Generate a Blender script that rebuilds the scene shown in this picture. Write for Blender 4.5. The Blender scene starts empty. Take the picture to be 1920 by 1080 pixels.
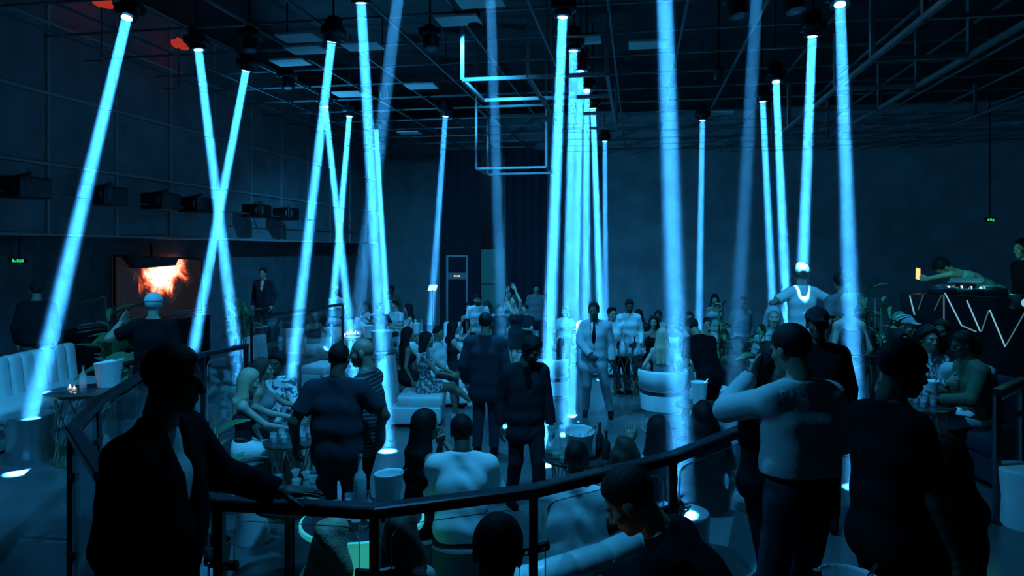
import bpy, bmesh, math, random
import numpy as np
from mathutils import Vector, Matrix, Quaternion
from mathutils.bvhtree import BVHTree

random.seed(7)
rng = np.random.default_rng(7)
R = math.radians
V = Vector
sc = bpy.context.scene
COL = sc.collection

# ------------------------------------------------------------------ camera
F, HC = 1350.0, 2.63            # focal length in photo pixels, eye height above the main floor
HY = 468.0                      # horizon row
cam = bpy.data.objects.new('camera', bpy.data.cameras.new('camera'))
COL.objects.link(cam)
cam.location = (0, 0, HC)
cam.rotation_euler = (math.pi / 2, 0, 0)
cam.data.lens = F / 1920 * 36
cam.data.shift_y = -(540 - HY) / 1920
cam.data.clip_start = .05
sc.camera = cam

# ------------------------------------------------------------------ world, view
w = bpy.data.worlds.new('night')
sc.world = w
w.use_nodes = True
w.node_tree.nodes['Background'].inputs[0].default_value = (.001, .008, .016, 1)
w.node_tree.nodes['Background'].inputs[1].default_value = 1.0
vs = sc.view_settings
vs.view_transform = 'Standard'
vs.look = 'None'
vs.exposure = 0.28
vs.gamma = 1
vs.use_curve_mapping = False
cy = sc.cycles
cy.use_denoising = True
cy.max_bounces = 5
cy.diffuse_bounces = 3
cy.glossy_bounces = 3
cy.transmission_bounces = 4
cy.volume_bounces = 0
cy.transparent_max_bounces = 16
cy.sample_clamp_indirect = 4
cy.caustics_reflective = False
cy.caustics_refractive = False

BEAM_BLUE = (.04, .395, 1.0)
BLUE = (.035, .45, 1.0)         # the colour of every beam and wash lamp
BEAM_W = 72.0                   # watts of a beam lamp
WASH_W = 600.0                   # watts of a wash lamp
HAZE_BEAM = .040
LAMP_H = 2.85                   # beam lenses hang this far above the eye
TIER = .48                      # height of the raised tier
AX = math.atan(235 / F)         # the room's long axis, turned from the view axis


def pt(px, py, d):
    return V(((px - 960) / F * d, d, HC - (py - HY) / F * d))


def on(px, py, z=0.0):
    """the point of the horizontal plane z that a pixel looks at"""
    return pt(px, py, F * (HC - z) / (py - HY))


def room(u, v, z=0.0):
    return V((u * math.cos(AX) + v * math.sin(AX), -u * math.sin(AX) + v * math.cos(AX), z))


# ------------------------------------------------------------------ materials
MATS = {}


def mat(name, col, rough=.6, metal=0.0, emit=None, es=0.0, noise=0.0, nscale=20.0, bump=0.0, bscale=60.0, spec=.5, alpha=None):
    if name in MATS:
        return MATS[name]
    m = bpy.data.materials.new(name)
    m.use_nodes = True
    nt = m.node_tree
    b = nt.nodes['Principled BSDF']
    b.inputs['Base Color'].default_value = (*col, 1)
    b.inputs['Roughness'].default_value = rough
    b.inputs['Metallic'].default_value = metal
    b.inputs['Specular IOR Level'].default_value = spec
    if emit:
        b.inputs['Emission Color'].default_value = (*emit, 1)
        b.inputs['Emission Strength'].default_value = es
    if noise or bump:
        tc = nt.nodes.new('ShaderNodeTexCoord')
    if noise:
        n = nt.nodes.new('ShaderNodeTexNoise')
        n.inputs['Scale'].default_value = nscale
        n.inputs['Detail'].default_value = 4
        nt.links.new(tc.outputs['Object'], n.inputs['Vector'])
        r = nt.nodes.new('ShaderNodeValToRGB')
        r.color_ramp.elements[0].position = .3
        r.color_ramp.elements[1].position = .7
        r.color_ramp.elements[0].color = (*[max(0, c * (1 - noise)) for c in col], 1)
        r.color_ramp.elements[1].color = (*[min(1, c * (1 + noise)) for c in col], 1)
        nt.links.new(n.outputs['Fac'], r.inputs[0])
        nt.links.new(r.outputs[0], b.inputs['Base Color'])
    if bump:
        n2 = nt.nodes.new('ShaderNodeTexNoise')
        n2.inputs['Scale'].default_value = bscale
        nt.links.new(tc.outputs['Object'], n2.inputs['Vector'])
        bp = nt.nodes.new('ShaderNodeBump')
        bp.inputs['Strength'].default_value = bump
        bp.inputs['Distance'].default_value = .01
        nt.links.new(n2.outputs['Fac'], bp.inputs['Height'])
        nt.links.new(bp.outputs[0], b.inputs['Normal'])
    MATS[name] = m
    return m


def emit_mat(name, col, s):
    return mat(name, (0, 0, 0), emit=col, es=s)


def glass_mat(name, tint, refl=.08, rough=.02):
    """thin clear pane: mostly see-through with a faint sheen"""
    if name in MATS:
        return MATS[name]
    m = bpy.data.materials.new(name)
    m.use_nodes = True
    nt = m.node_tree
    nt.nodes.clear()
    o = nt.nodes.new('ShaderNodeOutputMaterial')
    t = nt.nodes.new('ShaderNodeBsdfTransparent')
    t.inputs[0].default_value = (*tint, 1)
    g = nt.nodes.new('ShaderNodeBsdfGlossy')
    g.inputs['Roughness'].default_value = rough
    mx = nt.nodes.new('ShaderNodeMixShader')
    fr = nt.nodes.new('ShaderNodeLayerWeight')
    fr.inputs[0].default_value = .3
    ad = nt.nodes.new('ShaderNodeMath')
    ad.operation = 'MULTIPLY_ADD'
    ad.inputs[1].default_value = .5
    ad.inputs[2].default_value = refl * .5
    nt.links.new(fr.outputs['Fresnel'], ad.inputs[0])
    nt.links.new(ad.outputs[0], mx.inputs[0])
    nt.links.new(t.outputs[0], mx.inputs[1])
    nt.links.new(g.outputs[0], mx.inputs[2])
    nt.links.new(mx.outputs[0], o.inputs[0])
    MATS[name] = m
    return m


def frosted_mat(name, fac):
    """milky glass: part see-through, part scattering"""
    if name in MATS:
        return MATS[name]
    m = bpy.data.materials.new(name)
    m.use_nodes = True
    nt = m.node_tree
    b = nt.nodes['Principled BSDF']
    b.inputs['Base Color'].default_value = (.75, .85, .88, 1)
    b.inputs['Roughness'].default_value = .25
    t = nt.nodes.new('ShaderNodeBsdfTransparent')
    mx = nt.nodes.new('ShaderNodeMixShader')
    mx.inputs[0].default_value = fac
    nt.links.new(t.outputs[0], mx.inputs[1])
    nt.links.new(b.outputs[0], mx.inputs[2])
    nt.links.new(mx.outputs[0], nt.nodes['Material Output'].inputs[0])
    MATS[name] = m
    return m


def haze_mat(name, dens):
    m = bpy.data.materials.new(name)
    m.use_nodes = True
    nt = m.node_tree
    nt.nodes.clear()
    o = nt.nodes.new('ShaderNodeOutputMaterial')
    s = nt.nodes.new('ShaderNodeVolumeScatter')
    s.inputs['Density'].default_value = dens
    s.inputs['Color'].default_value = (1, 1, 1, 1)
    nt.links.new(s.outputs[0], o.inputs['Volume'])
    return m


def pattern_mat(name, c0, c1, scale, thr=.5, rough=.7, kind='noise'):
    if name in MATS:
        return MATS[name]
    m = mat(name, c0, rough)
    nt = m.node_tree
    b = nt.nodes['Principled BSDF']
    tc = nt.nodes.new('ShaderNodeTexCoord')
    if kind == 'noise':
        n = nt.nodes.new('ShaderNodeTexNoise')
        n.inputs['Detail'].default_value = 2
    else:
        n = nt.nodes.new('ShaderNodeTexVoronoi')
    n.inputs['Scale'].default_value = scale
    nt.links.new(tc.outputs['Object'], n.inputs['Vector'])
    r = nt.nodes.new('ShaderNodeValToRGB')
    r.color_ramp.elements[0].position = thr - .03
    r.color_ramp.elements[1].position = thr + .03
    r.color_ramp.elements[0].color = (*c0, 1)
    r.color_ramp.elements[1].color = (*c1, 1)
    nt.links.new(n.outputs[0], r.inputs[0])
    nt.links.new(r.outputs[0], b.inputs['Base Color'])
    return m


def stripe_mat(name, c0, c1, scale):
    if name in MATS:
        return MATS[name]
    m = mat(name, c0, .75)
    nt = m.node_tree
    b = nt.nodes['Principled BSDF']
    tc = nt.nodes.new('ShaderNodeTexCoord')
    n = nt.nodes.new('ShaderNodeTexWave')
    n.bands_direction = 'Z'
    n.inputs['Scale'].default_value = scale
    nt.links.new(tc.outputs['Object'], n.inputs['Vector'])
    r = nt.nodes.new('ShaderNodeValToRGB')
    r.color_ramp.elements[0].position = .75
    r.color_ramp.elements[1].position = .8
    r.color_ramp.elements[0].color = (*c0, 1)
    r.color_ramp.elements[1].color = (*c1, 1)
    nt.links.new(n.outputs[0], r.inputs[0])
    nt.links.new(r.outputs[0], b.inputs['Base Color'])
    return m


CLEAR = frosted_mat('clear_glass', .28)
BLACK = mat('black_metal', (.012, .012, .014), .35)
RAILM = mat('black_rail', (.012, .013, .016), .35, spec=.35)
DARKW = mat('dark_wall', (.2, .2, .22), .8, noise=.25, nscale=3)
BARM = mat('panel_bar', (.62, .66, .66), .5)
TRUSS = mat('truss_steel', (.26, .28, .29), .4, metal=.3)
CHROME = mat('chrome', (.8, .8, .8), .12, metal=1)
LEATHER = mat('white_leather', (.78, .8, .8), .38, noise=.06, nscale=6, bump=.12, bscale=18)
WHITEP = mat('white_plastic', (.85, .87, .87), .4)
DARKTAB = mat('dark_tabletop', (.05, .05, .055), .2)
GLASSP = glass_mat('railing_glass', (.93, .97, .98), .05)
GLASSE = mat('glass_edge', (.35, .5, .5), .3)
SKIN_D = mat('skin_dark', (.10, .065, .048), .55, spec=.3, noise=.1, nscale=30)
SKIN_M = mat('skin_tan', (.33, .22, .16), .5, noise=.08, nscale=30)
SKIN_L = mat('skin_light', (.5, .37, .29), .5, noise=.06, nscale=30)
HAIR_K = mat('hair_black', (.008, .007, .007), .6, spec=.2, bump=.5, bscale=120)
HAIR_B = mat('hair_brown', (.05, .035, .025), .6, spec=.25, bump=.5, bscale=120)
HAIR_Y = mat('hair_blonde', (.45, .36, .24), .4, bump=.5, bscale=120)
EYE = mat('eye', (.10, .10, .10), .2)
C_BLACK = mat('cloth_black', (.0045, .0045, .006), .9, spec=.1, bump=.15, bscale=40)
C_DARK = mat('cloth_dark', (.018, .020, .024), .9, spec=.15, bump=.15, bscale=40)
C_NAVY = mat('cloth_navy', (.025, .032, .045), .9, spec=.15, bump=.15, bscale=40)
C_GREY = mat('cloth_grey', (.16, .17, .18), .8, bump=.15, bscale=40)
C_LGREY = mat('cloth_light_grey', (.42, .44, .46), .8, bump=.15, bscale=40)
C_WHITE = mat('cloth_white', (.78, .79, .8), .8, bump=.15, bscale=40)
C_GREEN = mat('cloth_green', (.07, .12, .07), .8, bump=.15, bscale=40)
C_FLOR = pattern_mat('cloth_floral', (.1, .12, .13), (.6, .62, .62), 26, .52)
C_FLOR2 = pattern_mat('cloth_palm_print', (.65, .68, .68), (.05, .07, .08), 18, .55)
C_STRIPE = stripe_mat('cloth_striped', (.02, .022, .025), (.14, .15, .16), 9)
LEAF = mat('leaf_green', (.09, .24, .11), .35, noise=.3, nscale=10)
STEMM = mat('plant_stem', (.08, .10, .05), .6)
GOLD = mat('brass', (.6, .5, .32), .22, metal=1)
PHONE = emit_mat('phone_screen_yellow', (1.0, .75, .25), .9)


# ------------------------------------------------------------------ object helpers
def link(o, parent=None):
    COL.objects.link(o)
    if parent is not None:
        o.parent = parent
    return o


def tag(o, label, cat, group=None, kind=None):
    o['label'] = label
    o['category'] = cat
    if group:
        o['group'] = group
    if kind:
        o['kind'] = kind
    return o


def empty(name, loc=(0, 0, 0), rz=0.0):
    o = bpy.data.objects.new(name, None)
    o.location = loc
    o.rotation_euler = (0, 0, rz)
    o.empty_display_size = .1
    return link(o)


def mesh(name, verts, faces, m, parent=None, smooth=False):
    me = bpy.data.meshes.new(name)
    me.from_pydata([tuple(v) for v in verts], [], [tuple(f) for f in faces])
    if m:
        me.materials.append(m)
    if smooth:
        me.shade_smooth()
    me.update()
    return link(bpy.data.objects.new(name, me), parent)


def npmesh(name, vs_, quads, m, parent=None):
    me = bpy.data.meshes.new(name)
    n, q = len(vs_), len(quads)
    me.vertices.add(n)
    me.vertices.foreach_set('co', np.asarray(vs_, np.float32).ravel())
    me.loops.add(q * 4)
    me.loops.foreach_set('vertex_index', np.asarray(quads, np.int32).ravel())
    me.polygons.add(q)
    me.polygons.foreach_set('loop_start', np.arange(0, q * 4, 4, dtype=np.int32))
    me.update(calc_edges=True)
    me.validate()
    me.shade_smooth()
    if m:
        me.materials.append(m)
    return link(bpy.data.objects.new(name, me), parent)


def box_vf(x0, x1, y0, y1, z0, z1):
    v = [(x0, y0, z0), (x1, y0, z0), (x1, y1, z0), (x0, y1, z0), (x0, y0, z1), (x1, y0, z1), (x1, y1, z1), (x0, y1, z1)]
    f = [(3, 2, 1, 0), (4, 5, 6, 7), (0, 1, 5, 4), (1, 2, 6, 5), (2, 3, 7, 6), (3, 0, 4, 7)]
    return v, f


def box(name, x0, x1, y0, y1, z0, z1, m, parent=None, bev=0.0, seg=2):
    v, f = box_vf(x0, x1, y0, y1, z0, z1)
    o = mesh(name, v, f, m, parent)
    if bev:
        bm = bmesh.new()
        bm.from_mesh(o.data)
        bmesh.ops.bevel(bm, geom=bm.edges[:], offset=bev, segments=seg, affect='EDGES', profile=.5)
        bm.to_mesh(o.data)
        bm.free()
        o.data.shade_smooth()
    return o


def bar(name, a, b, wd, m, parent=None, round_=False, hgt=None):
    """a straight bar from a to b, square or round"""
    a, b = V(a), V(b)
    d = (b - a)
    q = d.to_track_quat('Z', 'Y').to_matrix()
    # keep one side level
    dn = d.normalized()
    x = dn.cross(V((0, 0, 1)))
    if x.length < 1e-3:
        x = V((1, 0, 0))
    x.normalize()
    y = x.cross(dn)
    h = hgt if hgt else wd
    vs_, fs = [], []
    if round_:
        n = 8
        ring = [(math.cos(2 * math.pi * k / n) * wd / 2, math.sin(2 * math.pi * k / n) * h / 2) for k in range(n)]
    else:
        n = 4
        ring = [(-wd / 2, -h / 2), (wd / 2, -h / 2), (wd / 2, h / 2), (-wd / 2, h / 2)]
    for p in (a, b):
        for (i, j) in ring:
            vs_.append(p + x * i + y * j)
    for k in range(n):
        fs.append((k, (k + 1) % n, n + (k + 1) % n, n + k))
    fs.append(tuple(range(n - 1, -1, -1)))
    fs.append(tuple(range(n, 2 * n)))
    return mesh(name, vs_, fs, m, parent, smooth=False)


def lathe(name, prof, m, parent=None, n=20, loc=(0, 0, 0), smooth=True, sy=1.0):
    vs_, fs = [], []
    for r, z in prof:
        for k in range(n):
            t = 2 * math.pi * k / n
            vs_.append((loc[0] + r * math.cos(t), loc[1] + r * math.sin(t) * sy, loc[2] + z))
    for i in range(len(prof) - 1):
        for k in range(n):
            fs.append((i * n + k, i * n + (k + 1) % n, (i + 1) * n + (k + 1) % n, (i + 1) * n + k))
    if prof[0][0] > 1e-4:
        fs.append(tuple(range(n - 1, -1, -1)))
    if prof[-1][0] > 1e-4:
        o = (len(prof) - 1) * n
        fs.append(tuple(range(o, o + n)))
    o = mesh(name, vs_, fs, m, parent)
    if smooth:
        o.data.shade_smooth()
        try:
            o.data.set_sharp_from_angle(angle=R(40))
        except Exception:
            pass
    return o


def sweep(name, pts, r, m, parent=None, n=8, taper=None):
    pts = [V(p) for p in pts]
    vs_, fs = [], []
    for i, p in enumerate(pts):
        t = (pts[min(i + 1, len(pts) - 1)] - pts[max(i - 1, 0)]).normalized()
        x = t.cross(V((0, 0, 1)))
        if x.length < 1e-3:
            x = V((1, 0, 0))
        x.normalize()
        y = x.cross(t)
        rr = r if not taper else taper[i]
        for k in range(n):
            a = 2 * math.pi * k / n
            vs_.append(p + x * math.cos(a) * rr + y * math.sin(a) * rr)
    for i in range(len(pts) - 1):
        for k in range(n):
            fs.append((i * n + k, i * n + (k + 1) % n, (i + 1) * n + (k + 1) % n, (i + 1) * n + k))
    fs.append(tuple(range(n - 1, -1, -1)))
    o = (len(pts) - 1) * n
    fs.append(tuple(range(o, o + n)))
    ob = mesh(name, vs_, fs, m, parent)
    ob.data.shade_smooth()
    return ob


def prism(name, poly, z0, z1, m, parent=None):
    bm = bmesh.new()
    lo = [bm.verts.new((p[0], p[1], z0)) for p in poly]
    hi = [bm.verts.new((p[0], p[1], z1)) for p in poly]
    n = len(poly)
    for k in range(n):
        bm.faces.new((lo[k], lo[(k + 1) % n], hi[(k + 1) % n], hi[k]))
    f = bm.faces.new(hi)
    g = bm.faces.new(lo[::-1])
    bmesh.ops.triangulate(bm, faces=[f, g])
    bmesh.ops.recalc_face_normals(bm, faces=bm.faces[:])
    me = bpy.data.meshes.new(name)
    bm.to_mesh(me)
    bm.free()
    me.materials.append(m)
    return link(bpy.data.objects.new(name, me), parent)


def copy_tree(o, loc=None, rz=None, label=None, parent=None):
    c = o.copy()
    link(c, parent)
    if loc is not None:
        c.location = loc
    if rz is not None:
        c.rotation_euler = (0, 0, rz)
    if label:
        c['label'] = label
    for ch in list(o.children):
        copy_tree(ch, parent=c)
    return c


# ------------------------------------------------------------------ smooth-blended body surfaces (signed distances -> surface nets)
class SDF:
    def __init__(self):
        self.ops = []

    def cap(self, a, b, ra, rb=None, k=.03, flat=False):
        self.ops.append(('c', np.array(a, float), np.array(b, float), ra, ra if rb is None else rb, k, flat))
        return self

    def ell(self, c, r, k=.02, rot=None):
        self.ops.append(('e', np.array(c, float), np.array(r, float), k, None if rot is None else np.array(rot, float)))
        return self

    def sub(self, a, b, ra, rb=None, k=.01):
        self.ops.append(('s', np.array(a, float), np.array(b, float), ra, ra if rb is None else rb, k))
        return self

    def cut(self, p, n):
        n = np.array(n, float)
        self.ops.append(('p', np.array(p, float), n / np.linalg.norm(n)))
        return self

    def wrinkle(self, amp, freq=30):
        self.ops.append(('w', amp, freq))
        return self

    def build(self, vox):
        lo = np.full(3, 1e9)
        hi = np.full(3, -1e9)
        for o in self.ops:
            if o[0] == 'c':
                r = max(o[3], o[4])
                lo = np.minimum(lo, np.minimum(o[1], o[2]) - r)
                hi = np.maximum(hi, np.maximum(o[1], o[2]) + r)
            elif o[0] == 'e':
                r = o[2].max() if o[4] is not None else o[2]
                lo = np.minimum(lo, o[1] - r)
                hi = np.maximum(hi, o[1] + r)
        lo = lo - 3 * vox
        n = np.ceil((hi - lo) / vox).astype(int) + 4
        D = np.ones(n, np.float32)
        ax = [lo[i] + vox * np.arange(n[i]) for i in range(3)]

        def sl(l, h):
            a = np.clip(np.floor((l - lo) / vox).astype(int), 0, n - 1)
            b = np.clip(np.ceil((h - lo) / vox).astype(int) + 1, 1, n)
            return tuple(slice(a[i], b[i]) for i in range(3))

        def capd(s, a, b, ra, rb, flat=False):
            X = ax[0][s[0]][:, None, None]
            Y = ax[1][s[1]][None, :, None]
            Z = ax[2][s[2]][None, None, :]
            ba = b - a
            L2 = max(ba @ ba, 1e-9)
            t = ((X - a[0]) * ba[0] + (Y - a[1]) * ba[1] + (Z - a[2]) * ba[2]) / L2
            tc = np.clip(t, 0, 1)
            d = np.sqrt((X - a[0] - tc * ba[0]) ** 2 + (Y - a[1] - tc * ba[1]) ** 2 + (Z - a[2] - tc * ba[2]) ** 2) - (ra + (rb - ra) * tc)
            if flat:
                d = np.maximum(d, (t - 1) * math.sqrt(L2))
            return d.astype(np.float32)

        for o in self.ops:
            if o[0] in 'ce':
                if o[0] == 'c':
                    _, a, b, ra, rb, k, flat = o
                    m_ = max(ra, rb) + k + 2.5 * vox
                    s = sl(np.minimum(a, b) - m_, np.maximum(a, b) + m_)
                    d = capd(s, a, b, ra, rb, flat)
                else:
                    _, c, r, k, rot = o
                    m_ = (r.max() if rot is not None else r) + k + 2.5 * vox
                    s = sl(c - m_, c + m_)
                    X = ax[0][s[0]][:, None, None] - c[0]
                    Y = ax[1][s[1]][None, :, None] - c[1]
                    Z = ax[2][s[2]][None, None, :] - c[2]
                    if rot is not None:
                        X, Y, Z = (X * rot[0, 0] + Y * rot[1, 0] + Z * rot[2, 0], X * rot[0, 1] + Y * rot[1, 1] + Z * rot[2, 1], X * rot[0, 2] + Y * rot[1, 2] + Z * rot[2, 2])
                    q = np.sqrt((X / r[0]) ** 2 + (Y / r[1]) ** 2 + (Z / r[2]) ** 2)
                    g = np.sqrt((X / r[0] ** 2) ** 2 + (Y / r[1] ** 2) ** 2 + (Z / r[2] ** 2) ** 2)
                    d = (q * (q - 1) / np.maximum(g, 1e-6)).astype(np.float32)
                cur = D[s]
                if k > 0:
                    h = np.maximum(k - np.abs(cur - d), 0) / k
                    D[s] = np.minimum(cur, d) - h * h * k * .25
                else:
                    D[s] = np.minimum(cur, d)
            elif o[0] == 's':
                _, a, b, ra, rb, k = o
                m_ = max(ra, rb) + k + 2.5 * vox
                s = sl(np.minimum(a, b) - m_, np.maximum(a, b) + m_)
                d = -capd(s, a, b, ra, rb)
                cur = D[s]
                h = np.maximum(k - np.abs(cur - d), 0) / k
                D[s] = np.maximum(cur, d) + h * h * k * .25
            elif o[0] == 'p':
                _, p, nn = o
                pl = (ax[0][:, None, None] - p[0]) * nn[0] + (ax[1][None, :, None] - p[1]) * nn[1] + (ax[2][None, None, :] - p[2]) * nn[2]
                D = np.maximum(D, pl.astype(np.float32))
            elif o[0] == 'w':
                _, amp, fr = o
                X = ax[0][:, None, None]
                Y = ax[1][None, :, None]
                Z = ax[2][None, None, :]
                D = D + (amp * np.sin(fr * Z + 9 * X + 2.2 * np.sin(13 * X + 7 * Y) + 1.5 * np.sin(11 * Y - 6 * Z)) * np.sin(8 * X - 5 * Y + 6 * Z + 1)).astype(np.float32)
        return nets(D, lo, vox)


def nets(D, lo, vox):
    S = D < 0
    n = np.array(D.shape)
    c = S[:-1, :-1, :-1].astype(np.int8)
    tot = np.zeros(n - 1, np.int8)
    for i in (0, 1):
        for j in (0, 1):
            for k in (0, 1):
                tot += S[i:n[0] - 1 + i, j:n[1] - 1 + j, k:n[2] - 1 + k]
    act = np.argwhere((tot > 0) & (tot < 8))
    idx = np.full(n - 1, -1, np.int32)
    idx[act[:, 0], act[:, 1], act[:, 2]] = np.arange(len(act))
    pos = np.zeros((len(act), 3))
    cnt = np.zeros(len(act))
    A = [act[:, 0], act[:, 1], act[:, 2]]
    for axis in range(3):
        o1, o2 = [(1, 2), (0, 2), (0, 1)][axis]
        for i in (0, 1):
            for j in (0, 1):
                p = [A[0].copy(), A[1].copy(), A[2].copy()]
                p[o1] = p[o1] + i
                p[o2] = p[o2] + j
                a = D[p[0], p[1], p[2]]
                q = [p[0].copy(), p[1].copy(), p[2].copy()]
                q[axis] = q[axis] + 1
                b = D[q[0], q[1], q[2]]
                mk = (a < 0) != (b < 0)
                t = np.where(mk, a / np.where(mk, a - b, 1), 0)
                loc = np.zeros((len(act), 3))
                loc[:, o1] = i
                loc[:, o2] = j
                loc[:, axis] = t
                pos[mk] += loc[mk]
                cnt[mk] += 1
    vs_ = lo + vox * (act + pos / np.maximum(cnt, 1)[:, None])
    quads = []
    for axis in range(3):
        o1, o2 = [(1, 2), (2, 0), (0, 1)][axis]
        s0 = [slice(None)] * 3
        s1 = [slice(None)] * 3
        s0[axis] = slice(0, -1)
        s1[axis] = slice(1, None)
        ch = S[tuple(s0)] != S[tuple(s1)]
        e = np.argwhere(ch)
        e = e[(e[:, o1] > 0) & (e[:, o2] > 0) & (e[:, o1] < n[o1] - 1) & (e[:, o2] < n[o2] - 1)]
        ins = S[e[:, 0], e[:, 1], e[:, 2]]

        def cell(d1, d2):
            g = e.copy()
            g[:, o1] -= d1
            g[:, o2] -= d2
            return idx[g[:, 0], g[:, 1], g[:, 2]]
        q = np.stack([cell(1, 1), cell(0, 1), cell(0, 0), cell(1, 0)], 1)
        q[~ins] = q[~ins][:, ::-1]
        quads.append(q)
    q = np.concatenate(quads)
    q = q[(q >= 0).all(1)]
    return vs_, q


# ------------------------------------------------------------------ people
_HEADS, _HANDS = {}, {}


def head_mesh(fem=False, vox=.0065):
    key = (fem, vox)
    if key in _HEADS:
        return _HEADS[key]
    j = .9 if fem else 1.0
    s = SDF()
    s.ell((0, -.012, .035), (.076, .096, .088), 0)
    s.ell((0, .028, -.045), (.056 * j, .062, .07), .035)
    s.ell((0, .068, -.094), (.024 * j, .02, .02), .025)
    s.ell((.04, .062, -.022), (.022, .022, .022), .02)
    s.ell((-.04, .062, -.022), (.022, .022, .022), .02)
    s.cap((-.036, .082, .024), (.036, .082, .024), .011 * j, k=.014)
    s.cap((0, .090, .012), (0, .110, -.030), .008, .013, k=.008)
    s.cap((-.014, .096, -.036), (.014, .096, -.036), .009, k=.008)
    s.cap((-.020, .088, -.058), (.020, .088, -.058), .0075, k=.006)
    s.cap((-.017, .086, -.070), (.017, .086, -.070), .0085, k=.006)
    s.sub((-.026, .105, .004), (-.042, .099, .004), .012, k=.008)
    s.sub((.026, .105, .004), (.042, .099, .004), .012, k=.008)
    s.ell((.078, -.006, -.004), (.011, .024, .034), .008)
    s.ell((-.078, -.006, -.004), (.011, .024, .034), .008)
    s.cap((0, -.025, -.06), (0, -.035, -.135), .056 * j, .056 * j, k=.03)
    _HEADS[key] = s.build(vox)
    return _HEADS[key]


def hand_mesh(kind='relax', vox=.005):
    key = (kind, vox)
    if key in _HANDS:
        return _HANDS[key]
    curl = {'relax': 22, 'flat': 4, 'grip': 68, 'open': 6, 'point': 8}[kind]
    fan = {'relax': 2, 'flat': 4, 'grip': 0, 'open': 9, 'point': 1}[kind]
    s = SDF()
    s.cap((-.008, -.02, 0), (-.008, .03, 0), .024, .024, k=0)
    s.cap((.022, .02, 0), (.028, .078, 0), .016, .014, k=.02)
    s.cap((0, .02, 0), (.004, .084, 0), .016, .014, k=.02)
    s.cap((-.022, .02, 0), (-.020, .080, 0), .016, .013, k=.02)
    s.cap((-.034, .02, .002), (-.038, .070, 0), .015, .012, k=.02)
    for i, (x, y, l) in enumerate(((.028, .082, .074), (.004, .088, .082), (-.020, .084, .076), (-.040, .074, .058))):
        a = R(fan * (1.5 - i))
        p = V((x, y, 0))
        ang = 0
        for q, seg in enumerate((.45, .30, .25)):
            ang += R(curl * (1.0 if q < 2 else .8)) * (1 if kind != 'relax' else .9 + .1 * i)
            d = V((math.sin(a) * math.cos(ang), math.cos(a) * math.cos(ang), math.sin(ang)))
            e = p + d * l * seg
            s.cap(p, e, .0088 - .0008 * q, .0082 - .0008 * q, k=.004)
            p = e
    th = R(15 if kind == 'grip' else 42)
    p = V((.026, .015, .006))
    for q, l in enumerate((.038, .03, .026)):
        t = th - R(10 * q)
        d = V((math.sin(t), math.cos(t), .25 + (.5 if kind == 'grip' else .1) * q)).normalized()
        e = p + d * l
        s.cap(p, e, .0125 - .0015 * q, .0105 - .0012 * q, k=.008)
        p = e
    _HANDS[key] = s.build(vox)
    return _HANDS[key]


def ik(a, t, l1, l2, hint):
    d = t - a
    L = d.length
    if L > (l1 + l2) * .995:
        t = a + d * ((l1 + l2) * .995 / L)
        d = t - a
        L = d.length
    L = max(L, abs(l1 - l2) + .02)
    dn = d.normalized()
    h = V(hint) - dn * V(hint).dot(dn)
    if h.length < 1e-3:
        h = dn.orthogonal()
    h.normalize()
    c = (l1 * l1 + L * L - l2 * l2) / (2 * l1 * L)
    c = max(-1, min(1, c))
    return a + dn * l1 * c + h * l1 * math.sqrt(1 - c * c), t


N_PERSON = [0]


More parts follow.
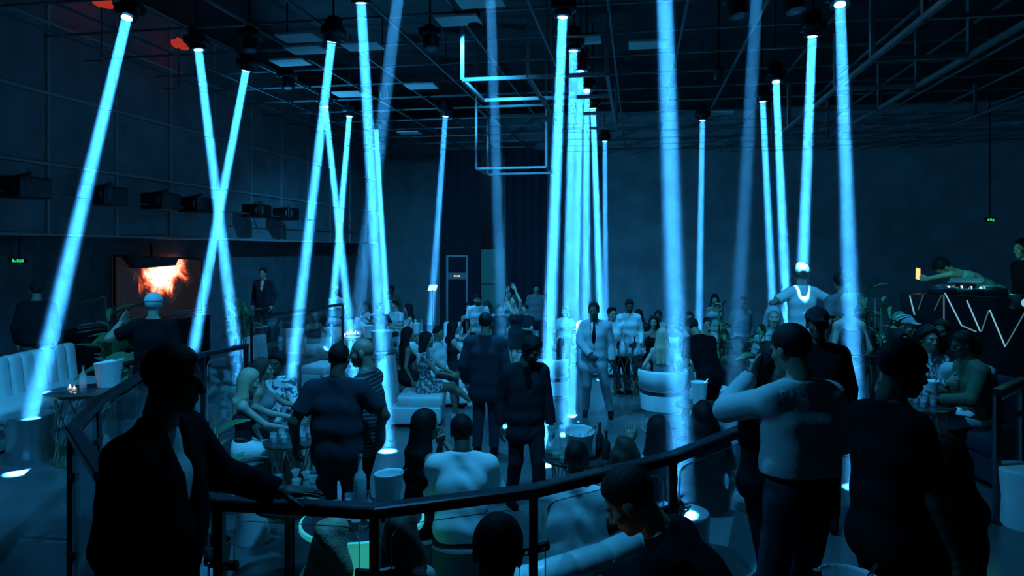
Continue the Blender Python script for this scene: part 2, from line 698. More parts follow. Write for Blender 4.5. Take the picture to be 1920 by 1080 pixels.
def person(label, at, z=0.0, face=0, h=1.75, fem=False, skin=None, hair=('short', HAIR_K), top=None, bottom=None, shoes=C_BLACK,
           lean=0, side=0, twist=0, hem_=None, head=(0, 0, 0), seat=None, lh=None, rh=None, le=None, re=None, lhand='relax', rhand='relax', ldir=None, rdir=None, lup=None, rup=None,
           lf=None, rf=None, lk=None, rk=None, vox=.018, group=None, belly=0.0, build=1.0, wr=0.0, glasses=False, eyes=False, hat=None):
    """One body surface with its clothes as children. Local frame: +Y is where the person faces."""
    s = h / 1.75
    fm = fem
    skin = skin or SKIN_M
    B = build
    root_z = z
    pel = V((0, 0, (seat + .10) if seat is not None else .93 * s))
    u = V((math.sin(R(side)), math.sin(R(lean)), math.cos(R(lean)) * math.cos(R(side)))).normalized()
    tw = Matrix.Rotation(R(twist), 3, 'Z')
    rx = tw @ V((1, 0, 0))
    rx = (rx - u * rx.dot(u)).normalized()
    fw = u.cross(rx)
    sw = (.145 if fm else .168) * s * B
    waist = pel + u * .15 * s
    chest = pel + u * .32 * s
    neck = pel + u * .52 * s
    SL, SR = neck - u * .07 * s - rx * sw, neck - u * .07 * s + rx * sw
    hyaw, hpit, hrol = head
    Hm = (Matrix.Rotation(R(hyaw), 3, 'Z') @ Matrix.Rotation(R(-hpit), 3, 'X') @ Matrix.Rotation(R(hrol), 3, 'Y'))
    un = (u * .5 + Hm @ V((0, 0, 1)) * .5).normalized()
    hc = neck + un * .09 * s + Hm @ V((0, .03, .085)) * s
    hs = s * .985

    def tgt(t, dflt):
        return V(t) * s if t is not None else dflt
    LH = tgt(lh, SL + V((-.06, .06, -.50)) * s)
    RH = tgt(rh, SR + V((.06, .06, -.50)) * s)
    l1, l2 = .285 * s, .26 * s
    LE, LH = ik(SL, LH, l1, l2, le or (-.5, -1, -.2))
    RE, RH = ik(SR, RH, l1, l2, re or (.5, -1, -.2))
    hl, hr = pel + V((-.085, 0, -.02)) * s, pel + V((.085, 0, -.02)) * s
    if seat is not None:
        dl, dr = V((-.10, .47 * s, .08)), V((.10, .47 * s, .08))
    else:
        dl, dr = V((-.11, .0, .08)), V((.11, .02, .08))
    LF = V(lf) if lf is not None else dl
    RF = V(rf) if rf is not None else dr
    kh = (0, 1, .55) if seat is not None else (0, 1, 0)
    LK, LF = ik(hl, LF, .43 * s, .42 * s, lk or kh)
    RK, RF = ik(hr, RF, .43 * s, .42 * s, rk or kh)
    toe = .13 * s

    def toes(K, A):
        d = A - K
        f = V((0, 1, 0)) if abs(d.normalized().z) > .6 else V((0, .75, .45))
        return A + V((0, 0, -.045)) * s + f.normalized() * toe, A + V((0, -.045, -.045)) * s
    # --- the body itself
    S = SDF()
    wr_ = (.072 if fm else .088 + belly * .3) * s * B
    S.cap(pel - rx * .07 * s, pel + rx * .07 * s, .10 * s * B, k=0)
    S.cap(waist - rx * .055 * s, waist + rx * .055 * s, wr_, k=.06)
    S.cap(chest - rx * .075 * s, chest + rx * .075 * s, .092 * s * B, k=.08)
    S.cap(SL, SR, .050 * s * B, k=.06)
    for q in (SL, SR):
        S.cap(neck + u * .02 * s, q + u * .015 * s, .045 * s, .042 * s, k=.03)
    if fm:
        for q in (-1, 1):
            S.ell(chest + rx * .07 * q * s + fw * .085 * s, (.055 * s,) * 3, .04)
    S.cap(neck - u * .03 * s, hc + Hm @ V((0, -.025, -.08)) * s, .056 * s * (.86 if fm else 1), k=.03)
    for a, e, w_ in ((SL, LE, LH), (SR, RE, RH)):
        g = .82 if fm else B
        S.cap(a, e, .050 * s * g, .040 * s * g, k=.025)
        S.cap(e, w_, .041 * s * g, .026 * s * g, k=.010)
    for a, k_, f_ in ((hl, LK, LF), (hr, RK, RF)):
        S.cap(a, k_, .088 * s, .056 * s, k=.05)
        S.cap(k_, k_ + (f_ - k_) * .35, .054 * s, .055 * s, k=.03)
        S.cap(k_ + (f_ - k_) * .35, f_, .055 * s, .034 * s, k=.03)
        t_, hl_ = toes(k_, f_)
        S.cap(hl_ + V((0, 0, .008)), t_ + V((0, 0, .006)), .034 * s, .026 * s, k=.02)
    vb, qb = S.build(vox)
    VS, QS = [vb], [qb]
    off = len(vb)
    hv = .0065 if vox < .014 else .009
    v_, q_ = head_mesh(fm, hv)
    M = np.array(Hm) * hs
    VS.append(v_ @ M.T + np.array(hc))
    QS.append(q_ + off)
    off += len(v_)
    for W, E_, kind, dr_, up, left in ((LH, LE, lhand, ldir, lup, True), (RH, RE, rhand, rdir, rup, False)):
        y = (V(dr_) if dr_ else (W - E_)).normalized()
        hint = V(up) if up else (V((0, 0, 1)) if abs(y.z) < .6 else V((0, 1, 0)))
        x = (hint - y * hint.dot(y))
        if x.length < 1e-3:
            x = y.orthogonal()
        x.normalize()
        zz = x.cross(y)
        v_, q_ = hand_mesh(kind, .005 if vox < .014 else .0065)
        v_ = v_.copy()
        if left:
            v_[:, 2] *= -1
            q_ = q_[:, ::-1]
        M = np.array([x, y, zz]).T * (s * (.92 if fm else 1.0))
        VS.append(v_ @ M.T + np.array(W + y * .012))
        QS.append(q_ + off)
        off += len(v_)
    root = npmesh('person', np.concatenate(VS), np.concatenate(QS), skin)
    root.location = (at[0], at[1], root_z)
    root.rotation_euler = (0, 0, R(face))
    tag(root, label, 'person', group)
    # --- clothes
    vt = vox
    if top:
        kind, tm = top[0], top[1]
        inner = top[2] if len(top) > 2 else None
        T = SDF()
        g = {'shirt': .022, 'tee': .020, 'polo': .022, 'tank': .010, 'dress': .012, 'jacket': .030, 'hoodie': .030, 'crop': .016, 'wrap': .02}[kind]
        hem = {'shirt': .10, 'tee': .10, 'polo': .10, 'tank': .04, 'dress': .02, 'jacket': .20, 'hoodie': .02, 'crop': -.22, 'wrap': -.05}[kind]
        hem = hem if hem_ is None else hem_
        if seat is not None:
            hem = min(hem, .04)
        wb = wr_ + g + (.008 if not fm else 0)
        hip = pel - u * max(hem - .04, 0) * s
        if kind != 'crop':
            T.cap(hip - rx * .075 * s, hip + rx * .075 * s, .10 * s * B + g, k=0)
            T.cap(pel - rx * .07 * s, pel + rx * .07 * s, .10 * s * B + g, k=.04)
            T.cap(waist - rx * .07 * s, waist + rx * .07 * s, wb + (.012 if kind == 'hoodie' else 0), k=.05)
        T.cap(chest - rx * .08 * s, chest + rx * .08 * s, .094 * s * B + g, k=.08)
        if kind not in ('tank', 'dress') or (len(top) > 3 and top[3]):
            T.cap(SL, SR, .052 * s * B + g * .8, k=.06)
            for q in (SL, SR):
                T.cap(neck + u * .005 * s, q + u * .015 * s, .046 * s + g * .5, .042 * s + g * .8, k=.03)
            T.cap(neck - u * .06 * s, neck + u * .015 * s, .07 * s, .058 * s, k=.04)
        else:
            for q in (-1, 1):
                T.cap(chest + rx * .08 * q * s, neck - u * .05 * s + rx * .10 * q * s, .055 * s, .05 * s, k=.03)
        if fm:
            for q in (-1, 1):
                T.ell(chest + rx * .07 * q * s + fw * .087 * s, (.057 * s + g,) * 3, .04)
        ga = (.82 if fm else B)
        for a, e, w_ in ((SL, LE, LH), (SR, RE, RH)):
            if kind in ('tee', 'polo', 'crop'):
                T.cap(a, a + (e - a) * .72, .052 * s * ga + g, .050 * s * ga + g, k=.025, flat=True)
            elif kind in ('shirt', 'jacket', 'hoodie', 'wrap'):
                T.cap(a, e, .050 * s * ga + g * .9, .042 * s * ga + g * .8, k=.022)
                T.cap(e, e + (w_ - e) * .97, .042 * s * ga + g * .8, .030 * s * ga + g * .7, k=.010, flat=True)
        if kind == 'dress':
            for a, k_ in ((hl, LK), (hr, RK)):
                T.cap(a, a + (k_ - a) * .62, .098 * s + g, .088 * s + g, k=.09, flat=True)
        if wr:
            T.wrinkle(wr, 34)
        T.cut(pel - u * (hem + .055 if kind != 'crop' else hem) * s, -u) if kind != 'dress' else None
        # neck opening
        T.cut(neck + u * .035 * s, u)
        if kind == 'jacket':
            T.sub(neck + fw * .10 * s + u * .02 * s, chest - u * .13 * s + fw * .155 * s, .075 * s, .012, k=.008)
            T.sub(chest - u * .13 * s + fw * .155 * s, hip - u * .22 * s + fw * .17 * s, .012, .02 * s, k=.008)
        jo = npmesh({'jacket': 'suit_jacket', 'tee': 't_shirt', 'polo': 'polo_shirt', 'tank': 'tank_top', 'crop': 'crop_top', 'hoodie': 'sweatshirt', 'wrap': 'wrap'}.get(kind, kind), *T.build(vt), tm, root)
        if kind == 'jacket' and inner:
            I = SDF()
            I.cap(pel - rx * .07 * s, pel + rx * .07 * s, .10 * s * B + .012, k=0)
            I.cap(waist - rx * .055 * s, waist + rx * .055 * s, wr_ + .013, k=.06)
            I.cap(chest - rx * .075 * s, chest + rx * .075 * s, .094 * s * B + .014, k=.08)
            I.cap(neck - u * .07 * s, neck + u * .02 * s, .068 * s, .06 * s, k=.04)
            I.cap(SL * .8 + SR * .2, SR * .8 + SL * .2, .055 * s, k=.05)
            I.cut(neck + u * .05 * s, u)
            npmesh('shirt', *I.build(min(vt, .016)), inner, root)
            if len(top) > 3 and top[3]:
                a = neck + u * .0 * s + fw * .075 * s
                b = chest + fw * .128 * s
                c = waist + fw * .125 * s
                vv, ff = [], []
                for p_, w_ in ((a, .018), (a - u * .04 * s + fw * .012, .014), (b, .032), (c, .042), (c - u * .05 * s, .0)):
                    vv += [p_ - rx * w_, p_ + fw * .012, p_ + rx * w_]
                for i in range(4):
                    ff += [(i * 3, i * 3 + 1, i * 3 + 4, i * 3 + 3), (i * 3 + 1, i * 3 + 2, i * 3 + 5, i * 3 + 4)]
                mesh('tie', vv, ff, top[3], root)
        root['top_name'] = jo.name
    if bottom:
        kind, bm_ = bottom
        P_ = SDF()
        g = .016
        if kind == 'skirt':
            P_.cap(pel + u * .06 * s - rx * .06 * s, pel + u * .06 * s + rx * .06 * s, .085 * s + g, k=0)
            P_.cap(pel - rx * .07 * s, pel + rx * .07 * s, .105 * s + g, k=.06)
            for a, k_ in ((hl, LK), (hr, RK)):
                P_.cap(a, a + (k_ - a) * .7, .10 * s + g, .095 * s + g, k=.10, flat=True)
        else:
            P_.cap(pel - rx * .070 * s, pel + rx * .070 * s, .100 * s * B + .008, k=0)
            P_.cap(pel + u * .06 * s - rx * .06 * s, pel + u * .06 * s + rx * .06 * s, .086 * s * B + .006, k=.06)
            for a, k_, f_ in ((hl, LK, LF), (hr, RK, RF)):
                if kind == 'shorts':
                    P_.cap(a, a + (k_ - a) * .92, .092 * s + g, .075 * s + g, k=.05, flat=True)
                else:
                    P_.cap(a, k_, .090 * s + .008, .060 * s + .012, k=.04)
                    P_.cap(k_, k_ + (f_ - k_) * .95, .060 * s + .012, .046 * s + .014, k=.02, flat=True)
        if wr:
            P_.wrinkle(wr, 26)
        P_.cut(pel + u * .10 * s, u)
        npmesh(kind, *P_.build(vt), bm_, root)
    if shoes:
        for k_, f_ in ((LK, LF), (RK, RF)):
            t_, h_ = toes(k_, f_)
            Sh = SDF()
            Sh.cap(h_ + V((0, 0, .008)), t_ + V((0, .01, .004)), .042 * s, .036 * s, k=0)
            Sh.cap(h_ + V((0, .02, .03)), h_ + V((0, .02, .045)), .044 * s, .044 * s, k=.02)
            Sh.cut(h_ + V((0, 0, -.036)), V((0, 0, -1)))
            Sh.cut(h_ + V((0, .0, .07)), V((0, 0, 1)))
            npmesh('shoe', *Sh.build(min(vt, .014)), shoes, root)
    # --- hair
    if hair:
        hk, hm = hair
        Hh = SDF()

        def hp(*p):
            return hc + Hm @ V(p) * hs
        rot = np.array(Hm)
        if hk in ('short', 'buzz', 'curly', 'afro', 'quiff'):
            ad = {'short': .012, 'buzz': .006, 'curly': .026, 'afro': .05, 'quiff': .014}[hk]
            Hh.ell(hp(0, -.014, .04), np.array((.076 + ad, .096 + ad, .088 + ad)) * hs, 0, rot)
            if hk == 'curly':
                for _ in range(26):
                    a, b = rng.uniform(0, 6.28), rng.uniform(-.1, 1.5)
                    Hh.ell(hp(.088 * math.cos(b) * math.cos(a), -.014 + .108 * math.cos(b) * math.sin(a), .045 + .098 * math.sin(b)), np.array((.022,) * 3) * hs, .012)
            if hk == 'quiff':
                Hh.cap(hp(-.04, .06, .115), hp(.04, .06, .115), .028 * hs, k=.03)
            Hh.cut(hp(0, .068, .072), Hm @ V((0, .82, -.57)))
            Hh.cut(hp(0, -.06, -.055), Hm @ V((0, .25, -1)))
        elif hk in ('long', 'bun', 'wavy', 'scarf', 'bob'):
            ad = .016 if hk != 'scarf' else .02
            Hh.ell(hp(0, -.016, .04), np.array((.078 + ad, .096 + ad, .09 + ad)) * hs, 0, rot)
            Hh.cut(hp(0, .072, .07), Hm @ V((0, .9, -.42)))
            if hk == 'bun':
                Hh.cut(hp(0, -.06, -.06), Hm @ V((0, .3, -1)))
                Hh.ell(hp(0, -.10, .10), np.array((.05, .05, .045)) * hs, .02)
            else:
                ln = {'long': .40, 'wavy': .46, 'scarf': .30, 'bob': .14}[hk] * s
                wd = {'long': 1.0, 'wavy': 1.25, 'scarf': 1.2, 'bob': 1.05}[hk]
                for x, y0 in ((-.066, -.02), (-.035, -.075), (0, -.088), (.035, -.075), (.066, -.02), (-.05, -.055), (.05, -.055)):
                    a = hp(x, y0, .0)
                    b = a + (Hm @ V((x * .5 * wd, -.02, 0)) + V((0, 0, -.16 * s)))
                    sp_ = (a - hc)
                    back = -(fw * .095 * s)
                    c = b * .35 + (neck + back + rx * x * 1.3 * wd * s + V((0, 0, -.05 * s))) * .65
                    e = c + V((x * .15, 0, -(ln - .16 * s))) - fw * .012
                    if hk == 'bob':
                        e = b
                    rr = .032 * s * wd
                    Hh.cap(a, b, .036 * hs * wd, rr, k=.03)
                    if hk != 'bob':
                        Hh.cap(b, c, rr, rr, k=.02)
                        Hh.cap(c, e, rr, rr * .62, k=.02)
                        if hk == 'wavy':
                            for t in (.2, .5, .8):
                                p_ = c.lerp(e, t) + V((rng.uniform(-.02, .02), rng.uniform(-.02, .01), 0))
                                Hh.ell(p_, (.03 * s,) * 3, .02)
                if hk == 'wavy':
                    Hh.wrinkle(.008, 40)
        npmesh({'scarf': 'headscarf'}.get(hk, 'hair'), *Hh.build(min(vox, .014)), hm, root)
        if hat == 'cap':
            Cp = SDF()
            Cp.ell(hp(0, -.012, .05), np.array((.098, .116, .098)) * hs, 0, rot)
            Cp.cut(hp(0, 0, .045), Hm @ V((0, 0, -1)))
            Cp.cap(hp(-.04, .10, .05), hp(.04, .10, .05), .012 * hs, k=.01)
            Cp.cap(hp(-.05, .15, .042), hp(.05, .15, .042), .010 * hs, k=.06)
            npmesh('cap', *Cp.build(.011), C_DARK if hair[1] != C_LGREY else C_LGREY, root)
    if eyes:
        for q in (-1, 1):
            E = SDF()
            c = hc + Hm @ V((.033 * q, .079, .004)) * hs
            E.ell(c, (.0125 * hs,) * 3, 0)
            npmesh('eye', *E.build(.005), EYE, root)
            E = SDF()
            E.cap(hc + Hm @ V((.018 * q, .094, .026)) * hs, hc + Hm @ V((.05 * q, .082, .027)) * hs, .005, k=0)
            npmesh('eyebrow', *E.build(.004), HAIR_K, root)
    if glasses:
        G = SDF()
        for q in (-1, 1):
            pr = None
            for t in range(0, 9):
                a = t * math.pi / 4
                p_ = hc + Hm @ V((.036 * q + .026 * math.cos(a), .104, .004 + .020 * math.sin(a))) * hs
                if pr is not None:
                    G.cap(pr, p_, .0045, k=0)
                pr = p_
            G.cap(hc + Hm @ V((.062 * q, .104, .006)) * hs, hc + Hm @ V((.085 * q, .0, .006)) * hs, .004, k=0)
        npmesh('eyeglasses', *G.build(.005), C_WHITE, root)
    root['wrist_l'] = list(LH)
    root['wrist_r'] = list(RH)
    N_PERSON[0] += 1
    return root


def at(px, d):
    return ((px - 960) / F * d, d)


# ==== STRUCTURE ------------------------------------------------------------------
FLOORM = mat('dark_polished_floor', (.10, .105, .11), .25, noise=.3, nscale=1.3, bump=.02, bscale=3)
TIERM = mat('tier_floor', (.09, .093, .1), .28, noise=.3, nscale=2, bump=.02, bscale=4)
CEILM = mat('black_ceiling', (.03, .03, .033), .9, noise=.3, nscale=2)
BACKM = mat('back_wall_paint', (.5, .5, .52), .85, noise=.2, nscale=1.5)


def struct(o):
    o['kind'] = 'structure'
    return o


def room_box(name, u0, u1, v0, v1, z0, z1, m, parent=None):
    q = [room(u0, v0), room(u1, v0), room(u1, v1), room(u0, v1)]
    vs_ = [(p.x, p.y, z0) for p in q] + [(p.x, p.y, z1) for p in q]
    f = [(3, 2, 1, 0), (4, 5, 6, 7), (0, 1, 5, 4), (1, 2, 6, 5), (2, 3, 7, 6), (3, 0, 4, 7)]
    return mesh(name, vs_, f, m, parent)


CEIL_Z = 7.2
struct(room_box('floor', -10.5, 12.2, -4, 24.5, -.2, 0, FLOORM))
struct(room_box('ceiling', -10.5, 12.2, -4, 24.5, CEIL_Z, CEIL_Z + .2, CEILM))
struct(room_box('wall_back', -10.5, 12.2, 24.2, 24.5, 0, CEIL_Z, BACKM))
struct(room_box('wall_right', 12.0, 12.2, -4, 24.2, 0, CEIL_Z, BACKM))
# the wall on the fire-screen side: a recessed lower strip and an upper face of big panels held by slim bars
WU = -9.0
PW, PH, P0 = .166 * 9, .1221 * 9, HC + .0257 * 9
wl = struct(room_box('wall_left', WU - .9, WU - .6, -4, 24.2, 0, P0 - .02, DARKW))
up_ = struct(room_box('wall_left', WU - .9, WU - .12, -4, 24.2, P0 - .02, CEIL_Z, DARKW))
v0 = 1.0868 * 9 - 8 * PW
PAN = mat('wall_panel', (.38, .39, .41), .7, noise=.2, nscale=2)
for i in range(0, 18):
    for j in range(4):
        a, b = v0 + i * PW, v0 + (i + 1) * PW
        if b > 24.1:
            continue
        z0, z1 = P0 + j * PH, min(P0 + (j + 1) * PH, CEIL_Z - .02)
        room_box('panel', WU - .12, WU - .05 + .012 * ((i * 7 + j * 3) % 3), a + .03, b - .03, z0 + .03, z1 - .03, PAN, up_)
for j in range(5):
    z = min(P0 + j * PH, CEIL_Z - .05)
    room_box('panel_bar', WU - .1, WU, v0, 24.1, z - .022, z + .022, BARM, up_)
for i in range(0, 19):
    a = v0 + i * PW
    if a < 24.1:
        room_box('panel_bar', WU - .1, WU - .004, a - .022, a + .022, P0, CEIL_Z - .05, BARM, up_)

# the raised tier, its edge follows the railing
RAILP = [(-3.1, 8.4), (-3.32, 7.73), (-3.42, 6.85), (-3.05, 5.3), (-2.75, 4.5), (-2.05, 3.6), (-1.3, 3.2), (-.59, 3.1), (.1, 3.36), (.87, 3.9), (1.63, 4.7)]
tier_poly = [(-9.5, -3.5), (9.0, -3.5), (9.0, 12.0), (3.0, 12.0), (2.75, 7.5), (1.66, 4.66)] + [(x, y - .03) for x, y in RAILP[::-1][1:]] + [(-3.13, 8.45), (-4.35, 11.9), (-3.55, 14.9), (-7.6, 14.9)]
tier = prism('floor', tier_poly, .002, TIER, TIERM)
struct(tier)
# low podium that the dancers stand on
pod = prism('podium', [(3.3, 8.7), (4.45, 8.9), (4.45, 10.6), (3.4, 10.6)], TIER, TIER + .14, TIERM)
tag(pod, 'low dark podium under the dancers in the beams', 'podium')



# ------------------------------------------------------------------ railings
def railing(pts, base, label, rail_z=None, glass=True, end_posts=True):
    rz = (rail_z if rail_z is not None else base + 1.05)
    p0 = V((*pts[0], base))
    root = empty('railing', p0)
    tag(root, label, 'railing')
    L = [V((x, y, 0)) - V((p0.x, p0.y, 0)) for x, y in pts]
    h = rz - base
    # handrail, one mitred run
    vs_, fs = [], []
    for i, p in enumerate(L):
        a = (p - L[i - 1]).normalized() if i else (L[1] - p).normalized()
        b = (L[i + 1] - p).normalized() if i < len(L) - 1 else a
        t = (a + b).normalized()
        n = V((t.y, -t.x, 0)) / max(.5, t.dot(a))
        for (o_, z_) in ((-.035, -.05), (.035, -.05), (.04, -.006), (.03, 0), (-.03, 0), (-.04, -.006)):
            vs_.append(p + n * o_ + V((0, 0, h + z_)))
    k = 6
    for i in range(len(L) - 1):
        for j in range(k):
            fs.append((i * k + j, i * k + (j + 1) % k, (i + 1) * k + (j + 1) % k, (i + 1) * k + j))
    fs += [tuple(range(k - 1, -1, -1)), tuple(range((len(L) - 1) * k, len(L) * k))]
    mesh('handrail', vs_, fs, RAILM, root)
    for p in L:
        bar('post', p, p + V((0, 0, h - .05)), .042, BLACK, root)
        lathe('post_foot', [(.06, 0), (.06, .012), (.03, .02)], BLACK, root, 12, tuple(p))
    if not glass:
        return root
    for a, b in zip(L[:-1], L[1:]):
        d = b - a
        ln = d.length
        t = d / ln
        n = V((t.y, -t.x, 0))
        g0, g1, zb, zt, r = .07, ln - .07, .08, h - .10, .07
        out = []
        for (cx, cz, a0) in ((g1 - r, zb + r, -90), (g1 - r, zt - r, 0), (g0 + r, zt - r, 90), (g0 + r, zb + r, 180)):
            for q in range(5):
                an = R(a0 + 22.5 * q)
                out.append((cx + r * math.cos(an), cz + r * math.sin(an)))
        m_ = len(out)
        vs_ = [a + t * x + n * .006 + V((0, 0, z)) for x, z in out] + [a + t * x - n * .006 + V((0, 0, z)) for x, z in out]
        pane = mesh('glass_pane', vs_, [tuple(range(m_)), tuple(range(2 * m_ - 1, m_ - 1, -1))], GLASSP, root)
        mesh('pane_edge', vs_, [(q, m_ + q, m_ + (q + 1) % m_, (q + 1) % m_) for q in range(m_)], GLASSE, pane)
        for s_ in (0, 1):
            for z_ in (zb + .18, zt - .2):
                c = a + t * ((.045) if s_ == 0 else ln - .045) + V((0, 0, z_))
                cl = bar('glass_clamp', c - t * .04, c + t * .04, .035, BLACK, root, True, .05)
                bar('clamp_bolt', c - n * .025, c + n * .025, .018, CHROME, cl, True)
    return root


railing(RAILP, TIER, 'black curved handrail with clear glass panels around the sunken seating bay')
railing([(-4.3, 11.9), (-3.5, 14.9)], TIER, 'straight glass railing along the raised edge behind the white sofas')
railing([(2.95, 7.5), (3.45, 7.5), (3.9, 7.5)], TIER, 'short pale-topped railing in front of the dancers podium')
railing([(3.82, 5.67), (4.4, 6.2), (4.95, 6.3)], TIER, 'slim railing beside the dark lounge under the DJ booth')


# ------------------------------------------------------------------ lighting grid and hanging frames
GZ = HC + 3.1
grid = empty('lighting_grid', room(0, 12, GZ))
grid.rotation_euler = (0, 0, -AX)
tag(grid, 'steel lighting grid of thin crossing bars under the black ceiling', 'lighting grid')
GI = Matrix.Translation(grid.location) @ Matrix.Rotation(-AX, 4, 'Z')
for i in range(-8, 11):
    u = -.985 * 3.1 * .44 + i * .98
    bar('grid_bar', (u, -9, 0), (u, 11.8, 0), .032, TRUSS, grid)
for i in range(16):
    v = -6.5 + i * 1.25
    bar('grid_bar', (-8.6, v, .035), (10.5, v, .035), .03, TRUSS, grid)


def frame(label, bars, wd=.05):
    """bars: list of ((u,v,z),(u,v,z)) in room axes"""
    o = room(bars[0][0][0], bars[0][0][1], bars[0][0][2])
    root = empty('hanging_frame', o)
    tag(root, label, 'hanging frame')
    for a, b in bars:
        bar('frame_bar', room(*a) - o, room(*b) - o, wd, TRUSS, root)
    return root


def uv(px, py, h):
    """room (u, v) of a pixel whose point is h above the eye"""
    p = pt(px, py, F * h / (HY - py))
    return (p.x * math.cos(AX) - p.y * math.sin(AX), p.x * math.sin(AX) + p.y * math.cos(AX))


hf = 2.3
ua, va = uv(990, 145, hf)
ub, vb_ = uv(1138, 138, hf)
ve = va + 4.2
zz = HC + hf
bars = [((ua, va, zz), (ua, ve, zz)), ((ub, va, zz), (ub, ve, zz)), ((ua - .9, va, zz), (ub, va, zz))]
bars += [((ua - (.9 if k < 2 else 0), va + t, zz), (ub, va + t, zz)) for k, t in enumerate((1.35, 2.7, 4.2))]
bars += [((ua, va, zz), (ua, va, GZ)), ((ub, va, zz), (ub, va, GZ)), ((ua, ve, zz), (ua, ve, GZ)), ((ub, ve, zz), (ub, ve, GZ)), ((ua - .9, va, zz), (ua - .9, va, GZ)), ((ua - .9, va, zz), (ua - .9, va + 1.35, zz))]
frame('long ladder-shaped steel frame hanging over the dance floor', bars)
c1, c2 = uv(893, 316, 1.31), uv(1018, 308, 1.31)
u0_, u1_ = c1[0], c2[0]
v0_ = c1[1]
v1_ = v0_ + .9
zl, zh = HC + 1.31, HC + 2.3
bars = []
for z in (zl, zh):
    bars += [((u0_, v0_, z), (u1_, v0_, z)), ((u1_, v0_, z), (u1_, v1_, z)), ((u1_, v1_, z), (u0_, v1_, z)), ((u0_, v1_, z), (u0_, v0_, z))]
for u in (u0_, u1_):
    for v in (v0_, v1_):
        bars.append(((u, v, zl), (u, v, CEIL_Z)))
frame('open cube-shaped steel frame hanging below the ladder frame', bars, .036)
ur, vr = uv(1635, 112, hf)
ur2, vr2 = uv(1810, 109, hf)
bars = [((ur, 3.0, zz), (ur, 15.5, zz)), ((ur2, 3.0, zz), (ur2, 15.5, zz))]
for k in range(9):
    v = vr - 1.62 * 3 + 1.62 * k
    if v > 3:
        bars.append(((ur, v, zz), (ur2, v, zz)))
        bars.append(((ur, v, zz), (ur, v, GZ)))
        bars.append(((ur2, v, zz), (ur2, v, GZ)))
frame('wide two-rail steel frame hanging over the DJ booth', bars, .055)
ur3, vr3 = uv(1850, 185, hf)
bars = [((ur3 + 1.0, 4.0, zz + .2), (ur3 + 1.0, 16, zz + .2)), ((ur3 + 2.2, 4.0, zz + .2), (ur3 + 2.2, 16, zz + .2))] + [((ur3 + 1.0, 4 + 1.8 * k, zz + .2), (ur3 + 2.2, 4 + 1.8 * k, zz + .2)) for k in range(7)] + [((ur3 + 1.0, 4 + 3.6 * k, zz + .2), (ur3 + 1.0, 4 + 3.6 * k, GZ)) for k in range(4)]
frame('dim steel frame hanging beyond the DJ booth frame', bars, .045)

# pale acoustic tiles laid on the grid
for k, (px, py) in enumerate([(900, 5), (790, 163), (560, 72), (768, 250), (575, 95), (1350, 213), (680, 88), (545, 118), (1215, 85), (860, 40), (655, 178), (1090, 77)]):
    h = 3.0
    p = pt(px, py, F * h / (HY - py))
    t = box('ceiling_tile', -.28, .28, -.2, .2, 0, .03, WHITEP)
    t.location = p
    t.rotation_euler = (0, 0, -AX)
    tag(t, 'small pale rectangular tile clipped under the lighting grid', 'ceiling tile', 'pale tiles under the grid')


# ------------------------------------------------------------------ lamps
def lens_mat(i):
    return emit_mat('lamp_lens', (.45, .85, 1.0), 3.2)


def moving_head(p, d, label, group, lit=True, hang=None):
    """p: centre of the lens, d: direction of the beam"""
    d = d.normalized()
    root = empty('moving_head_lamp', p)
    tag(root, label, 'stage lamp', group)
    q = d.to_track_quat('Z', 'Y')

    def put(o):
        o.rotation_mode = 'QUATERNION'
        o.rotation_quaternion = q
        return o
    hd = put(lathe('lamp_head', [(.07, -.34), (.105, -.30), (.12, -.2), (.115, -.08), (.11, -.005), (.11, .0), (.095, .0), (.095, -.012)], BLACK, root, 16))
    put(lathe('lens_ring', [(.092, -.006), (.11, -.006), (.112, .006), (.092, .006)], CHROME if lit else BLACK, root, 18))
    lo = put(lathe('lens', [(.0001, .012), (.05, .009), (.080, .003), (.093, -.004)], lens_mat(0) if lit else mat('dark_lens', (.3, .35, .4), .1), root, 18))
    c = -d * .2
    ax = d.cross(V((0, 0, 1)))
    if ax.length < .05:
        ax = V((1, 0, 0))
    ax.z = 0
    ax.normalize()
    zt = (hang - p.z) if hang else .42
    for s_ in (-1, 1):
        bar('yoke_arm', c + ax * .14 * s_, V((c.x, c.y, zt - .13)) + ax * .14 * s_, .03, BLACK, root, False, .07)
    bx = box('lamp_base', -.15, .15, -.12, .12, zt - .13, zt - .02, BLACK, root, .015, 1)
    bx.location = (c.x, c.y, 0)
    bar('drop_pipe', V((c.x, c.y, zt - .02)), V((c.x, c.y, CEIL_Z - p.z)), .03, BLACK, root, True)
    return root


HZB = haze_mat('beam_haze', HAZE_BEAM)


